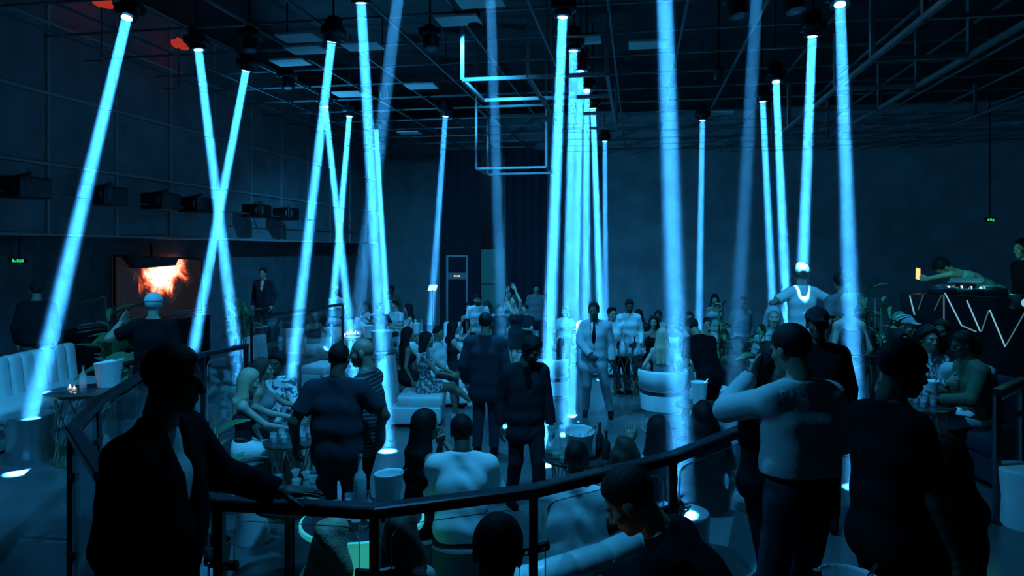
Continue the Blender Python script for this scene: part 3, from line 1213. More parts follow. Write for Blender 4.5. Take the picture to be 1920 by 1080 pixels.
def beam(a, landing, power=1.0, half=.9, group='lit beam lamps', label='lit moving-head lamp throwing a narrow blue beam'):
    d = landing - a
    L = d.length
    dn = d / L
    moving_head(a, dn, label, group, True, GZ - .05)
    l = bpy.data.lights.new('beam_light', 'AREA')
    l.shape = 'DISK'
    l.size = .115
    l.spread = 2 * R(half)
    l.energy = BEAM_W * power
    l.color = BEAM_BLUE
    o = link(bpy.data.objects.new('beam_light', l))
    o.location = a + dn * .02
    o.rotation_euler = dn.to_track_quat('-Z', 'Y').to_euler()
    # the smoke that this lamp makes visible: the column of haze along its light
    q = dn.to_track_quat('Z', 'Y')
    n = 20
    r0, r1 = .075, .075 + (L + .05) * math.tan(R(half)) * 1.05
    e = landing - dn * .02
    vs_ = [a + dn * .02 + q @ V((r0 * math.cos(2 * math.pi * k / n), r0 * math.sin(2 * math.pi * k / n), 0)) for k in range(n)]
    vs_ += [e + q @ V((r1 * math.cos(2 * math.pi * k / n), r1 * math.sin(2 * math.pi * k / n), 0)) for k in range(n)]
    fs = [(k, (k + 1) % n, n + (k + 1) % n, n + k) for k in range(n)] + [tuple(range(n - 1, -1, -1)), tuple(range(n, 2 * n))]
    h = mesh('haze', vs_, fs, HZB)
    tag(h, 'column of smoke haze along a blue beam', 'haze', 'smoke along the beams', kind='stuff')


def lamp_at(px, py):
    return pt(px, py, F * LAMP_H / (HY - py))


def lamp_d(px, py, d):
    return pt(px, py, d)


BEAMS = [  # lamp pixel, landing pixel, landing height, power
    ((238, 33), (58, 787), TIER + .47, 1.0), ((372, 93), (454, 750), TIER, 1.0), ((461, 133), (350, 722), TIER, 1.15),
    ((622, 78), (536, 792), 0, 1.0), ((610, 200), (668, 722), 0, 1.1), ((655, 218), (613, 705), 0, 1.3),
    ((677, 5), (727, 846), 0, .9), ((705, 242), (730, 661), 0, 1.2), ((835, 218), (801, 700), 0, .5),
    ((1055, 32), (1020, 872), 0, 1.25), ((1075, 95), (1060, 816), 0, .9), ((1088, 133), (1076, 780), 0, 1.0),
    ((1100, 170), (1098, 792), 0, .85), ((1112, 203), (1130, 712), 0, 1.2), ((1134, 265), (1136, 662), 0, .5),
    ((1317, 225), (1309, 692), 0, .6), ((1430, 190), (1456, 720), 0, .8), ((1455, 153), (1481, 730), TIER, 1.1),
    ((1523, 68), (1495, 742), TIER + .14, 1.1), ((1575, 8), (1607, 915), TIER, .6),
    ((1239, -219), (1279, 962), .76, .55), ((757, -90), (625, 955), 0, .16), ((919, -20), (948, 800), 0, .14), ((1423, -82), (1362, 960), 0, .11)]
BEAM_LABELS = ['lit lamp whose beam leans down behind the tufted banquette', 'lit lamp whose beam crosses another and ends at the railing end post', 'lit lamp whose beam crosses another and ends behind the capped man',
               'lit lamp whose thick beam falls on the white ottoman', 'lit lamp whose beam starts inside a thicker beam and crosses a neighbour', 'lit lamp whose beam crosses down to the woman in the white skirt',
               'lit lamp whose beam makes a round pool beside the bald man', 'small lit lamp whose beam falls on the white bucket behind the bald man', 'lit lamp with a faint slanting beam above the white tablet',
               'brightest lit lamp whose beam falls beside the man with bowed head', 'lit lamp at the ladder frame whose beam lands by the wide ice bucket', 'lit lamp within the ladder frame whose beam lands at the suited man feet',
               'lit lamp within the ladder frame whose beam strikes the suited man shoulder', 'lit lamp at the far end of the ladder frame', 'lit lamp with a short dim beam past the ladder frame',
               'lit lamp with a thin lone beam over the rear tables', 'lit lamp whose thin beam falls behind the glossy plant', 'lit lamp whose beam falls beside the woman in the headscarf',
               'lit lamp whose beam strikes the dancer in the pale shirt', 'lit lamp whose beam falls beside the dancer with curly hair', 'lit lamp whose wide beam falls on the tall white drum table',
               'lit lamp whose faint beam slants toward the under-lit table', 'lit lamp whose very faint wide beam passes the cube frame', 'lit lamp whose faint wide beam falls near the railing end']
for (a, b, z, pw), t in zip(BEAMS, BEAM_LABELS):
    beam(lamp_at(*a), on(b[0], b[1], z), pw, label=t)

# unlit lamps on the grid
for (px, py) in [(809, 92), (540, 165), (1492, 20), (470, 95), (1385, 30)]:
    p = pt(px, py, F * 2.75 / (HY - py))
    moving_head(p, V((.12, -.15, -1)), 'unlit black moving-head lamp hanging from the grid', 'unlit hanging lamps', False, GZ - .05)


def wash(p, aim, power, size=95, label='small black wash lamp on the lighting grid', group='wash lamps on the grid'):
    """a wide soft flood in a black can"""
    d = (aim - p).normalized()
    root = empty('wash_lamp', p)
    tag(root, label, 'stage lamp', group)
    q = d.to_track_quat('Z', 'Y')
    for o in (lathe('lamp_can', [(.06, -.22), (.085, -.18), (.09, 0), (.08, 0), (.08, -.02)], BLACK, root, 14), lathe('lens', [(.0001, -.03), (.079, -.03)], emit_mat('wash_lens', (.1, .6, 1), .6), root, 14)):
        o.rotation_mode = 'QUATERNION'
        o.rotation_quaternion = q
    c = -d * .12
    bar('drop_pipe', c, V((c.x, c.y, CEIL_Z - p.z)), .03, BLACK, root)
    l = bpy.data.lights.new('wash_light', 'SPOT')
    l.spot_size = R(size)
    l.spot_blend = .8
    l.shadow_soft_size = .07
    l.energy = WASH_W * power
    l.color = BLUE
    o = link(bpy.data.objects.new('wash_light', l))
    o.location = p + d * .02
    o.rotation_euler = d.to_track_quat('-Z', 'Y').to_euler()


WZ = GZ - .12
for (x, y, ax_, ay_, pw, sz) in [(-4.4, 5.0, -5.4, 8.0, 1.0, 70), (-.3, 4.9, -.2, 6.5, 1.1, 118), (-2.6, 6.0, -2.7, 7.4, .40, 60), (-.5, 9.6, -.3, 11.4, 1.5, 115), (-2.5, 14.0, -2.2, 17.5, 1.0, 125), (3.6, 12.6, 3.4, 15.0, .9, 120),
                                 (3.3, 6.9, 3.7, 9.0, .75, 70), (-3.2, 3.2, 1.5, 3.5, .5, 26)]:  # lamps for the dancers and hugging man are unseen, added to brighten them
    wash(V((x, y, WZ)), V((ax_, ay_, .6)), pw, sz)
# track of floods along the panelled wall
tu = WU + .45
tz = P0 + .52 * PH
tr = empty('lamp_rail', room(tu, 12, tz))
tag(tr, 'thin lamp rail running along the panelled wall', 'lamp rail')
bar('rail_tube', room(tu, 5, tz) - tr.location, room(tu, 22, tz) - tr.location, .03, TRUSS, tr, True)
for k in range(6):
    v_ = 8 + 2.6 * k
    bar('rail_bracket', room(tu, v_, tz) - tr.location, room(WU - .02, v_, tz) - tr.location, .025, TRUSS, tr)
for k, px in enumerate([40, 195, 300, 365, 480, 535]):
    ang = math.atan((px - 960) / F) - AX
    v = (-tu) / math.tan(-ang)
    p = room(tu + .02, v, tz + .08)
    root = empty('flood_lamp', p, -AX)
    tag(root, 'black flood lamp with pale lens rim clamped on the wall lamp rail', 'stage lamp', 'flood lamps along the panelled wall')
    box('lamp_body', -.22, .22, -.28, .28, -.16, .14, BLACK, root, .03, 2)
    ln_ = lathe('lens', [(.0001, .01), (.09, .01), (.11, 0), (.11, -.05)], mat('lens_glass', (.06, .08, .09), .12), root, 16)
    ln_.location = (.2, -.22, 0)
    ln_.rotation_euler = (R(90), 0, R(55))
    bar('yoke', (-.15, .0, .14), (.15, 0, .2), .04, TRUSS, root)
    bar('clamp', (0, .1, .12), (0, .1, .26), .03, CHROME, root, True)
    if k in (2,):
        l = bpy.data.lights.new('flood_light', 'SPOT')
        l.spot_size = R(110)
        l.spot_blend = .9
        l.shadow_soft_size = .12
        l.energy = WASH_W * 1.2
        l.color = BLUE
        o = link(bpy.data.objects.new('flood_light', l))
        o.location = p + room(.4, -.2, .1)
        dd = room(4.5, 2.5, 1.7)
        o.rotation_euler = dd.to_track_quat('-Z', 'Y').to_euler()


# ==== FURNITURE ------------------------------------------------------------------
def rbox(name, x0, x1, y0, y1, z0, z1, m, parent, bev=.03):
    return box(name, x0, x1, y0, y1, z0, z1, m, parent, bev, 3)


# tufted bench on the tier: local x from the back to the front edge, y along the bench
bn = empty('banquette', (-5.97, 6.1, TIER), 0)
tag(bn, 'long white leather banquette with vertical channel tufting on its tall back', 'sofa')
rbox('base', .05, .6, 0, 3.6, 0.02, .30, LEATHER, bn, .02)
rbox('seat', .12, .64, 0, 3.6, .30, .46, LEATHER, bn, .05)
for k in range(17):
    y0 = k * .2118
    ch = rbox('back_channel', -.02, .17, y0 + .003, y0 + .2088, .30, .90, LEATHER, bn, .06)
    ch.rotation_euler = (0, R(-6), 0)
    ch.location = (.03, 0, 0)
rbox('back_shell', -.1, .0, 0, 3.6, .02, .86, LEATHER, bn, .03)


def drum(label, loc, r, h, m, waist=.9, cat='stool', group=None):
    root = empty('drum_stool', loc)
    tag(root, label, cat, group)
    lathe('body', [(r * .93, 0), (r * .95, .02), (r * waist, h * .5), (r, h - .05), (r, h - .03)], m, root, 28)
    lathe('top', [(r, h - .03), (r * 1.01, h - .015), (r * .97, h), (.001, h + .004)], m, root, 28)
    return root


SATIN = mat('satin_steel', (.55, .57, .58), .28, metal=.9)
drum('satin metal drum stool on the polished tier floor by the tufted banquette', on(57, 862, TIER), .24, .47, SATIN, .86)
drum('pale drum stool with a bright top below the women with long hair', V((at(472, 6.5)[0], 6.5, 0)), .17, .45, LEATHER, .8)
drum('tall white drum table struck by a beam beside the seated man in white', on(1279, 1060, .10) * V((1, 1, 0)) if False else V((1.225, 5.17, 0)), .19, .75, LEATHER, .92, 'table')
drum('white cloth-covered drum between the sofa and the railing end', on(1403, 830, 0), .23, .5, LEATHER, .95)


def lattice_table(label, loc, r=.3, h=.74, rings=True):
    root = empty('round_table', loc)
    tag(root, label, 'table')
    lathe('table_top', [(r * .98, h - .03), (r, h - .025), (r, h - .004), (r * .985, h), (.001, h)], DARKTAB, root, 28)
    lathe('rim', [(r, h - .028), (r + .012, h - .026), (r + .012, h - .004), (r, h - .002)], GOLD, root, 28)
    n = 10
    rb, rt = r * .78, r * .8
    for k in range(n):
        a0 = 2 * math.pi * k / n
        for s_ in (-1, 1):
            a1 = a0 + s_ * 2 * math.pi / n * 1.5
            bar('lattice_bar', (rb * math.cos(a0), rb * math.sin(a0), .02), (rt * math.cos(a1), rt * math.sin(a1), h - .03), .012, GOLD, root, True)
    lathe('base_ring', [(rb - .01, 0), (rb + .015, 0), (rb + .015, .02), (rb - .01, .02)], GOLD, root, 24)
    return root


T1 = on(548, 826, .74)
lattice_table('round dark table on a criss-cross brass lattice base by the standing couple', (T1.x, T1.y, 0), .27)
lattice_table('round dark lattice-base table in front of the tufted banquette', (-4.35, 7.35, TIER), .36, .72)
lattice_table('round lattice-base table holding the ice bucket behind the seated men in white', (.61, 6.6, 0), .32, .74)
lattice_table('lattice-base table holding a white bucket beside the bending waiter', (at(1312, 9.1)[0], 9.1, 0), .3, .68)
lattice_table('lattice-base table among the lounge guests under the DJ booth', (at(1730, 6.9)[0], 6.9, TIER), .27, .66)
lattice_table('lattice-base table crowded with bottles in front of the guests in white shirts', (at(1175, 13.2)[0], 13.2, 0), .33, .74)
lattice_table('lattice-base table with a flaming sparkler cake behind the bald man', (at(668, 15.6)[0], 15.6, 0), .38, .74)
lattice_table('lattice-base table with a tall bucket lit by the thin beam', (at(722, 13.6)[0], 13.6, 0), .42, .74)
lattice_table('lattice-base table with a bucket in front of the white tablet screen', (at(782, 16.2)[0], 16.2, 0), .36, .74)

# under-lit table in the bay
ul = empty('lit_table', (at(680, 5.05)[0], 5.05, 0))
tag(ul, 'round table with a glowing pale green hourglass base under the tall bottle', 'table')
GLOW = mat('glowing_resin', (.5, .8, .7), .5, emit=(.05, .75, .6), es=.32)
lathe('pedestal', [(.24, 0), (.24, .03), (.13, .18), (.10, .34), (.15, .52), (.24, .66), (.26, .70)], GLOW, ul, 28)
lathe('table_top', [(.40, .70), (.42, .71), (.42, .74), (.41, .75), (.001, .75)], DARKTAB, ul, 32)
lathe('rim', [(.42, .705), (.432, .71), (.432, .74), (.42, .746)], GLOW, ul, 32)


# sofas and chairs: local +y is the way one sits facing
def sofa(label, loc, face, w=.8, d=.75, arms=True, channels=4, hb=.85, cat='armchair', m=LEATHER, name='armchair'):
    root = empty(name, loc, R(face))
    tag(root, label, cat)
    rbox('base', -w / 2, w / 2, -d / 2, d / 2, .05, .30, m, root, .025)
    rbox('seat', -w / 2 + .02, w / 2 - .02, -d / 2 + .14, d / 2 + .02, .28, .46, m, root, .05)
    cw = w / channels
    for k in range(channels):
        x0 = -w / 2 + k * cw
        c = rbox('back_channel', x0 + .003, x0 + cw - .003, -d / 2 - .02, -d / 2 + .16, .28, hb, m, root, .05)
        c.rotation_euler = (R(6), 0, 0)
        c.location = (0, -.04, .03)
    if arms:
        for s_ in (-1, 1):
            rbox('arm', s_ * w / 2 - .06, s_ * w / 2 + .06, -d / 2, d / 2, .1, .6, m, root, .05)
    lathe('foot', [(.03, 0), (.03, .06)], BLACK, root, 8, (-w / 2 + .08, -d / 2 + .08, 0))
    for (x_, y_) in ((w / 2 - .08, -d / 2 + .08), (w / 2 - .08, d / 2 - .08), (-w / 2 + .08, d / 2 - .08)):
        lathe('foot', [(.03, 0), (.03, .06)], BLACK, root, 8, (x_, y_, 0))
    return root


sofa('white leather chair with a tall side back under the woman in a floral dress', (at(782, 11.0)[0], 11.0, 0), -90, .78, .8, False, 3, .98)
sofa('white leather sofa with rolled back behind the woman with her arm raised', (at(828, 12.7)[0], 12.7, 0), -75, 1.5, .8, False, 5, .95, 'sofa', name='sofa')
sofa('white sofa under the seated woman in a white skirt', (at(592, 15.2)[0], 15.2, 0), -160, 1.2, .8, False, 5, .95, 'sofa', name='sofa')
sofa('white channel-back sofa by the glass railing', (at(510, 13.9)[0], 13.9, 0), -100, 1.0, .8, False, 5, .95, 'sofa', name='sofa')
o_ = empty('ottoman', (at(586, 13.8)[0], 13.8, 0), R(-12))
tag(o_, 'white leather ottoman block in the light of the thick beam', 'ottoman')
rbox('base', -.42, .42, -.36, .36, .04, .3, LEATHER, o_, .02)
rbox('seat', -.43, .43, -.37, .37, .29, .46, LEATHER, o_, .05)
sofa('white sofa under the man with a gold chain', (at(1395, 10.6)[0], 10.6, 0), 150, 1.3, .8, True, 5, .82, 'sofa', name='sofa')
sofa('dark lounge sofa beneath the man in a green jacket', (at(1862, 6.98)[0], 6.98, TIER), 90, 1.2, .8, True, 5, .85, 'sofa', C_NAVY, 'sofa')
drum('pale drum stool beyond the slim railing', on(1925, 985, TIER), .2, .45, LEATHER, .9)
for px, d, f, t in ((700, 17.5, 180, 'white sofa in the dim rear seating with a bucket table before it'), (905, 16.8, 175, 'white sofa in the rear under the guests near the ladder frame'), (1180, 15.2, 180, 'long white sofa under the guests in white shirts')):
    sofa(t, (at(px, d)[0], d, 0), f, 2.0, .8, True, 7, .9, 'sofa', name='sofa')


def tub(label, loc, face, r=.34):
    root = empty('tub_chair', loc, R(face))
    tag(root, label, 'tub chair')
    lathe('base', [(r * .8, .0), (r * .8, .04), (r * .95, .06), (r, .30)], LEATHER, root, 26)
    lathe('band', [(r * .92, .30), (r * .92, .36)], BLACK, root, 26)
    lathe('seat', [(r * .9, .36), (r * .95, .38), (r * .93, .45), (.001, .46)], LEATHER, root, 26)
    vs_, fs = [], []
    n = 16
    for k in range(n + 1):
        a = R(180 + 180 * k / n)
        for rr, z in ((r * 1.0, .40), (r * 1.08, .66), (r * 1.04, .70), (r * .92, .68), (r * .88, .40)):
            vs_.append((rr * math.cos(a), rr * math.sin(a), z))
    for k in range(n):
        for j in range(5):
            fs.append((k * 5 + j, k * 5 + (j + 1) % 5, (k + 1) * 5 + (j + 1) % 5, (k + 1) * 5 + j))
    fs += [(0, 1, 2, 3, 4), tuple(n * 5 + j for j in (4, 3, 2, 1, 0))]
    mesh('backrest', vs_, fs, LEATHER, root, True)
    return root


tub('white tub chair under the blonde woman seen from behind', (at(1243, 11.7)[0], 11.7, 0), 0, .38)
tub('empty white tub chair between two beams behind the man looking down', (at(1036, 12.9)[0], 12.9, 0), -30, .3)
tub('white tub chair under the dark-haired woman facing the blonde woman', (at(1226, 13.45)[0], 13.45, 0), 165, .3)

# curved booth sofa in the bay
SOFP = [V((x, y, 0)) for x, y in [(-.12, 3.88), (.12, 3.98), (.55, 4.28), (.95, 4.66)]]
SOFQ = [V((x, y, 0)) for x, y in [(1.68, 5.2), (1.88, 5.55), (2.02, 5.95)]]


def booth(label, P):
    root = empty('booth_sofa', P[0])
    tag(root, label, 'sofa')
    dens = []
    for a, b in zip(P[:-1], P[1:]):
        for t in range(6):
            dens.append(a.lerp(b, t / 6))
    dens.append(P[-1])
    dens = [p - P[0] for p in dens]
    nrm = []
    for i in range(len(dens)):
        t = (dens[min(i + 1, len(dens) - 1)] - dens[max(i - 1, 0)]).normalized()
        nrm.append(V((-t.y, t.x, 0)))
    step = 3
    for i in range(0, len(dens) - 1, step):
        j = min(i + step, len(dens) - 1)
        pts = [dens[k] + V((0, 0, .80)) for k in range(i, j + 1)]
        fine = [pts[0]] + [pts[0].lerp(pts[1], .12)] + pts[1:-1] + [pts[-2].lerp(pts[-1], .88), pts[-1]]
        sweep('bolster', fine, .09, LEATHER, root, 12, [.078] + [.088] + [.09] * (len(fine) - 4) + [.088, .078] if len(fine) >= 4 else None)
    vs_, fs = [], []
    prof = [(-.09, .02), (-.08, .80), (.05, .80), (.12, .46), (.60, .46), (.62, .40), (.58, .03)]
    k = len(prof)
    for p, n_ in zip(dens, nrm):
        for (o_, z_) in prof:
            vs_.append(p + n_ * o_ + V((0, 0, z_)))
    for i in range(len(dens) - 1):
        for j in range(k):
            fs.append((i * k + j, (i + 1) * k + j, (i + 1) * k + (j + 1) % k, i * k + (j + 1) % k))
    fs += [tuple(range(k)), tuple(range(len(dens) * k - 1, (len(dens) - 1) * k - 1, -1))]
    mesh('seat_and_back', vs_, fs, mat('booth_leather', (.3, .33, .34), .35, bump=.1, bscale=18), root)
    return root


booth('curved booth sofa with a rolled bolster top beside the glass railing', SOFP)
booth('curved booth sofa with rolled top past the white drum table', SOFQ)


# ------------------------------------------------------------------ table ware
ICE = mat('ice', (.7, .75, .78), .15)


def bucket(label, loc, r=.13, h=.27, tilt=(0, 0), group=None, items=True, slant=.0):
    root = empty('ice_bucket', loc)
    root.rotation_euler = (R(tilt[0]), R(tilt[1]), 0)
    tag(root, label, 'ice bucket', group)
    n = 28
    vs_, fs = [], []
    prof = [(r * .72, 0, 0), (r * .74, .01, 0), (r * .99, h - .01, 1), (r * 1.02, h, 1), (r * .97, h + .002, 1), (r * .93, h - .02, 1), (r * .72, .06, 0)]
    for rr, z, w_ in prof:
        for k in range(n):
            a = 2 * math.pi * k / n
            vs_.append((rr * math.cos(a), rr * math.sin(a), z + w_ * slant * math.cos(a)))
    for i in range(len(prof) - 1):
        for k in range(n):
            fs.append((i * n + k, i * n + (k + 1) % n, (i + 1) * n + (k + 1) % n, (i + 1) * n + k))
    fs += [tuple(range(n - 1, -1, -1)), tuple(range((len(prof) - 1) * n, len(prof) * n))]
    mesh('body', vs_, fs, mat('bucket_plastic', (.82, .85, .86), .45), root, True)
    if items:
        for k in range(9):
            a, q = rng.uniform(0, 6.28), rng.uniform(0, r * .6)
            b = box('ice_cube', -.018, .018, -.018, .018, -.018, .018, ICE, root, .004, 1)
            b.location = (q * math.cos(a), q * math.sin(a), h - .06 + rng.uniform(-.01, .012))
            b.rotation_euler = tuple(rng.uniform(0, 3, 3))
        bar('ice_tongs', (.02, 0, h - .08), (r * 1.15, .03, h + .03), .012, CHROME, root, True)
    return root


def bottle(label, loc, h=.34, r=.042, m=None, group=None):
    root = empty('bottle', loc)
    tag(root, label, 'bottle', group)
    lathe('body', [(r * .9, 0), (r, .01), (r, h * .52), (r * .8, h * .6), (r * .36, h * .68), (r * .32, h * .92), (r * .4, h * .93), (r * .4, h * .96)], m or CLEAR, root, 16)
    lathe('cap', [(r * .38, h * .95), (r * .38, h), (.001, h)], CHROME, root, 12)
    return root


def carafe(label, loc, h=.25, group=None):
    root = empty('carafe', loc)
    tag(root, label, 'carafe', group)
    lathe('glass_body', [(.045, 0), (.052, .01), (.05, .07), (.022, .15), (.020, .17), (.04, h), (.038, h), (.018, .17)], CLEAR, root, 18)
    lathe('drink', [(.047, .008), (.048, .05), (.001, .052)], mat('amber_drink', (.2, .35, .25), .1), root, 16)
    return root


def tumbler(label, loc, group='tumblers and cups on the tables'):
    root = empty('tumbler', loc)
    tag(root, label, 'glass', group)
    lathe('glass_body', [(.028, 0), (.035, .10), (.033, .10), (.026, .008)], CLEAR, root, 14)
    lathe('drink', [(.026, .006), (.031, .06), (.001, .061)], mat('pale_drink', (.5, .6, .6), .1), root, 12)
    return root


tz_ = .75
bx_, by_ = ul.location.x, ul.location.y
bottle('very tall frosted glass bottle on the under-lit table', (bx_ - .02 - .04, by_ + .2, tz_), .40, .048, frosted_mat('frosted_glass', .55))
bucket('white ice bucket with tongs on the under-lit table beside the tall bottle', (bx_ + .15, by_ + .12, tz_), .105, .28, (0, 3), slant=.012)
bottle('small water bottle with a white cap beside the tall bottle', (bx_ + .045, by_ - .02, tz_), .2, .03)
for k, (dx, dy) in enumerate(((-.06, -.18), (-.0, -.22), (.04, -.14), (-.1, -.08), (.1, -.2), (-.2, .05), (-.14, .2))):
    tumbler('small clear tumbler in the cluster on the under-lit table', (bx_ + dx, by_ + dy, tz_), 'tumblers on the under-lit table')
nk = empty('napkin', (bx_ + .1, by_ - .08, tz_))
tag(nk, 'folded black napkin standing in front of the ice bucket', 'napkin')
mesh('cloth', [(-.06, 0, 0), (.07, .01, 0), (.08, -.02, .14), (.0, -.01, .09), (-.05, 0, .08), (-.05, .05, 0), (.06, .06, 0)], [(0, 1, 2, 3, 4), (5, 6, 2, 3, 4), (0, 5, 4), (1, 6, 2)], C_BLACK, nk)
lowt = empty('low_table', (at(543, 5.75)[0], 5.75, 0))
tag(lowt, 'low dark round table holding carafes by the standing couple', 'table')
lathe('table_top', [(.27, .58), (.28, .59), (.28, .61), (.001, .62)], DARKTAB, lowt, 28)
lathe('pedestal', [(.2, 0), (.2, .02), (.04, .05), (.04, .58)], BLACK, lowt, 16)
for k, (dx, dy) in enumerate(((.12, .05), (.2, -.05), (.02, .1), (-.08, -.04), (.1, -.14))):
    carafe('small hourglass carafe on the low dark table by the railing', (lowt.location.x + dx, lowt.location.y + dy, .62), .22, 'carafes on the low table by the railing')
for k, (dx, dy) in enumerate(((-.12, .05), (-.05, -.1), (.05, .08), (.12, -.05), (.0, .15), (.15, .1), (-.16, -.08))):
    tumbler('small tumbler on the brass lattice table by the standing couple', (T1.x + dx, T1.y + dy, .74), 'tumblers on the lattice table by the couple')
bucket('plain white bucket on the lattice table before the tufted banquette', (-4.2, 7.5, TIER + .72), .14, .27, (0, 0), None, False, .02)
bottle('water bottle on the lattice table before the tufted banquette', (-4.42, 7.42, TIER + .72), .24, .035)
for k, (dx, dy) in enumerate(((-.1, -.22), (-.02, -.28))):
    c = empty('tealight', (-4.4 + dx, 7.35 + dy + .2, TIER + .72))
    tag(c, 'small glowing tealight on the table before the banquette', 'candle', 'tealights before the banquette')
    lathe('cup', [(.02, 0), (.024, .035), (.021, .035), (.018, .006)], CLEAR, c, 10)
    lathe('flame', [(.001, .02), (.008, .03), (.005, .045), (.001, .06)], emit_mat('flame', (1, .55, .3), 9), c, 8)
bucket('wide ice bucket with tongs behind the head of the seated man in white', (.61, 6.55, .74), .135, .26, (10, 0))
for k, (dx, dy, h_) in enumerate(((.2, .05, .3), (.24, -.1, .26))):
    bottle('dark bottle beside the wide ice bucket', (.61 + dx, 6.6 + dy, .74), h_, .04, mat('dark_bottle', (.02, .03, .03), .1), 'bottles beside the wide ice bucket')
for k, (dx, dy) in enumerate(((-.2, -.08), (-.14, -.22), (-.25, .08))):
    carafe('hourglass carafe beside the wide ice bucket', (.61 + dx, 6.6 + dy, .74), .25, 'carafes beside the wide ice bucket')
bucket('white bucket on the table behind the woman with raised hands', (at(1311, 9.1)[0], 9.1, .68), .105, .28)
bucket('white bucket standing in the thin beam behind the bald man', (at(716, 13.6)[0], 13.6, .74), .21, .36)
bucket('small white bucket beside the sparkling cake', (at(690, 15.5)[0], 15.5, .74), .12, .26)
bucket('white bucket on the rear table before the tablet screen', (at(781, 16.2)[0], 16.2, .74), .09, .24)
bucket('white bucket by the hands of the lounge guests under the DJ booth', (at(1744, 6.98)[0], 6.98, TIER + .66), .08, .22)
for k, (px, d, zz_) in enumerate(((1165, 13.1, .74), (1190, 13.2, .74), (1176, 13.35, .74), (1160, 13.3, .74), (1197, 13.0, .74))):
    bottle('bottle crowded on the table of the guests in white shirts', (at(px, d)[0], d, zz_), .3, .04, mat('dark_bottle', (.02, .03, .03), .1) if k % 2 else CLEAR, 'bottles of the guests in white shirts')
for k in range(8):
    tumbler('tumbler on the table of the guests in white shirts', (at(1180, 13.2)[0] + rng.uniform(-.3, .3), 13.0 + rng.uniform(-.15, .15), .74), 'tumblers of the guests in white shirts')
for k, (px, d) in enumerate(((665, 15.7), (760, 16.1), (772, 16.4), (748, 13.5), (790, 16.3))):
    bottle('bottle on the tables in the dim rear seating', (at(px, d)[0], d, .74), .32, .042, None, 'bottles in the rear seating')
for k, (dx, dy) in enumerate(((-.05, -.1), (.08, -.04), (.0, .1))):
    tumbler('tumbler on the lounge table under the DJ booth', (at(1730, 6.9)[0] + dx, 6.9 + dy, TIER + .66), 'tumblers on the lounge table')
ck = empty('sparkler_cake', (at(658, 15.5)[0], 15.5, .74))
tag(ck, 'bright sparkling cake stand glittering on a rear table', 'cake')
lathe('plate', [(.18, 0), (.2, .015), (.001, .016)], WHITEP, ck, 20)
for k in range(16):
    a, r_ = rng.uniform(0, 6.28), rng.uniform(0, .15)
    lathe('spark', [(.001, 0), (.016, .02), (.001, .045)], emit_mat('spark', (.8, .95, 1), 2.2), ck, 6, (r_ * math.cos(a), r_ * math.sin(a), .03 + rng.uniform(0, .1)))


# ------------------------------------------------------------------ plants
def leaf_mesh(ln, wd, droop):
    n = 6
    vs_, fs = [], []
    for i in range(n + 1):
        t = i / n
        w_ = wd * math.sin(math.pi * (t * .9 + .06)) ** .8
        y, z = ln * t * (1 - droop * .35 * t), -ln * droop * .6 * t * t
        vs_ += [(-w_, y, z + w_ * .35), (0, y, z), (w_, y, z + w_ * .35)]
    for i in range(n):
        a = i * 3
        fs += [(a, a + 1, a + 4, a + 3), (a + 1, a + 2, a + 5, a + 4)]
    me = bpy.data.meshes.new('leaf')
    me.from_pydata(vs_, [], fs)
    me.materials.append(LEAF)
    me.shade_smooth()
    return me


LEAVES = [leaf_mesh(1, .11, .5), leaf_mesh(1, .16, .8), leaf_mesh(1, .07, .9)]


def plant(label, loc, h, spread_, nl, ll, kinds=(0, 1), stems=4, pot=True, seed=1):
    g = random.Random(seed)
    root = empty('potted_plant', loc)
    tag(root, label, 'plant')
    z0 = 0
    if pot:
        lathe('pot', [(.13, 0), (.17, .32), (.16, .32), (.15, .27), (.001, .27)], mat('dark_pot', (.05, .05, .055), .5), root, 18)
        z0 = .27
    st = []
    for k in range(stems):
        a = g.uniform(0, 6.28)
        tip = V((math.cos(a) * spread_ * g.uniform(.1, .6), math.sin(a) * spread_ * g.uniform(.1, .6), h * g.uniform(.75, .95)))
        b = V((math.cos(a) * .05, math.sin(a) * .05, z0))
        pts = [b, b.lerp(tip, .5) + V((0, 0, .03)), tip]
        sweep('stem', pts, .012, STEMM, root, 6, [.014, .011, .006])
        st.append(pts)
    for k in range(nl):
        pts = st[k % stems]
        t = g.uniform(.25, 1)
        p = pts[0].lerp(pts[1], t * 2) if t < .5 else pts[1].lerp(pts[2], t * 2 - 1)
        o = bpy.data.objects.new('leaf', LEAVES[g.choice(kinds)])
        link(o, root)
        s_ = ll * g.uniform(.7, 1.2)
        o.location = p
        o.scale = (s_, s_, s_)
        o.rotation_euler = (R(g.uniform(5, 70)), R(g.uniform(-25, 25)), g.uniform(0, 6.28))
    return root


plant('bushy glossy plant in front of the woman in a pale headscarf', (at(1438, 8.6)[0], 8.6, 0), 1.85, .35, 90, .30, (0, 1), 7, seed=3)
plant('dark leafy plant beside the dancer with curly hair', (at(1642, 8.1)[0], 8.1, TIER), 1.78, .35, 60, .34, (0, 2), 6, seed=4)
plant('dim palm beside the fire screen', (at(222, 10.0)[0], 10.0, TIER), 1.6, .35, 34, .5, (2, 0), 6, seed=5)
plant('dim broad-leaved plant behind the tufted banquette', (at(232, 9.2)[0], 9.2, TIER), .95, .5, 18, .6, (1, 0), 4, seed=6)
plant('spiky dim plant behind the crossing beams', (at(452, 11.6)[0], 11.6, TIER), 1.55, .35, 40, .4, (2, 0), 6, seed=7)
plant('long-leaved dark plant leaning over the railing by the women with long hair', (at(392, 5.7)[0], 5.7, 0), 1.5, .25, 26, .38, (2, 0), 5, seed=8)
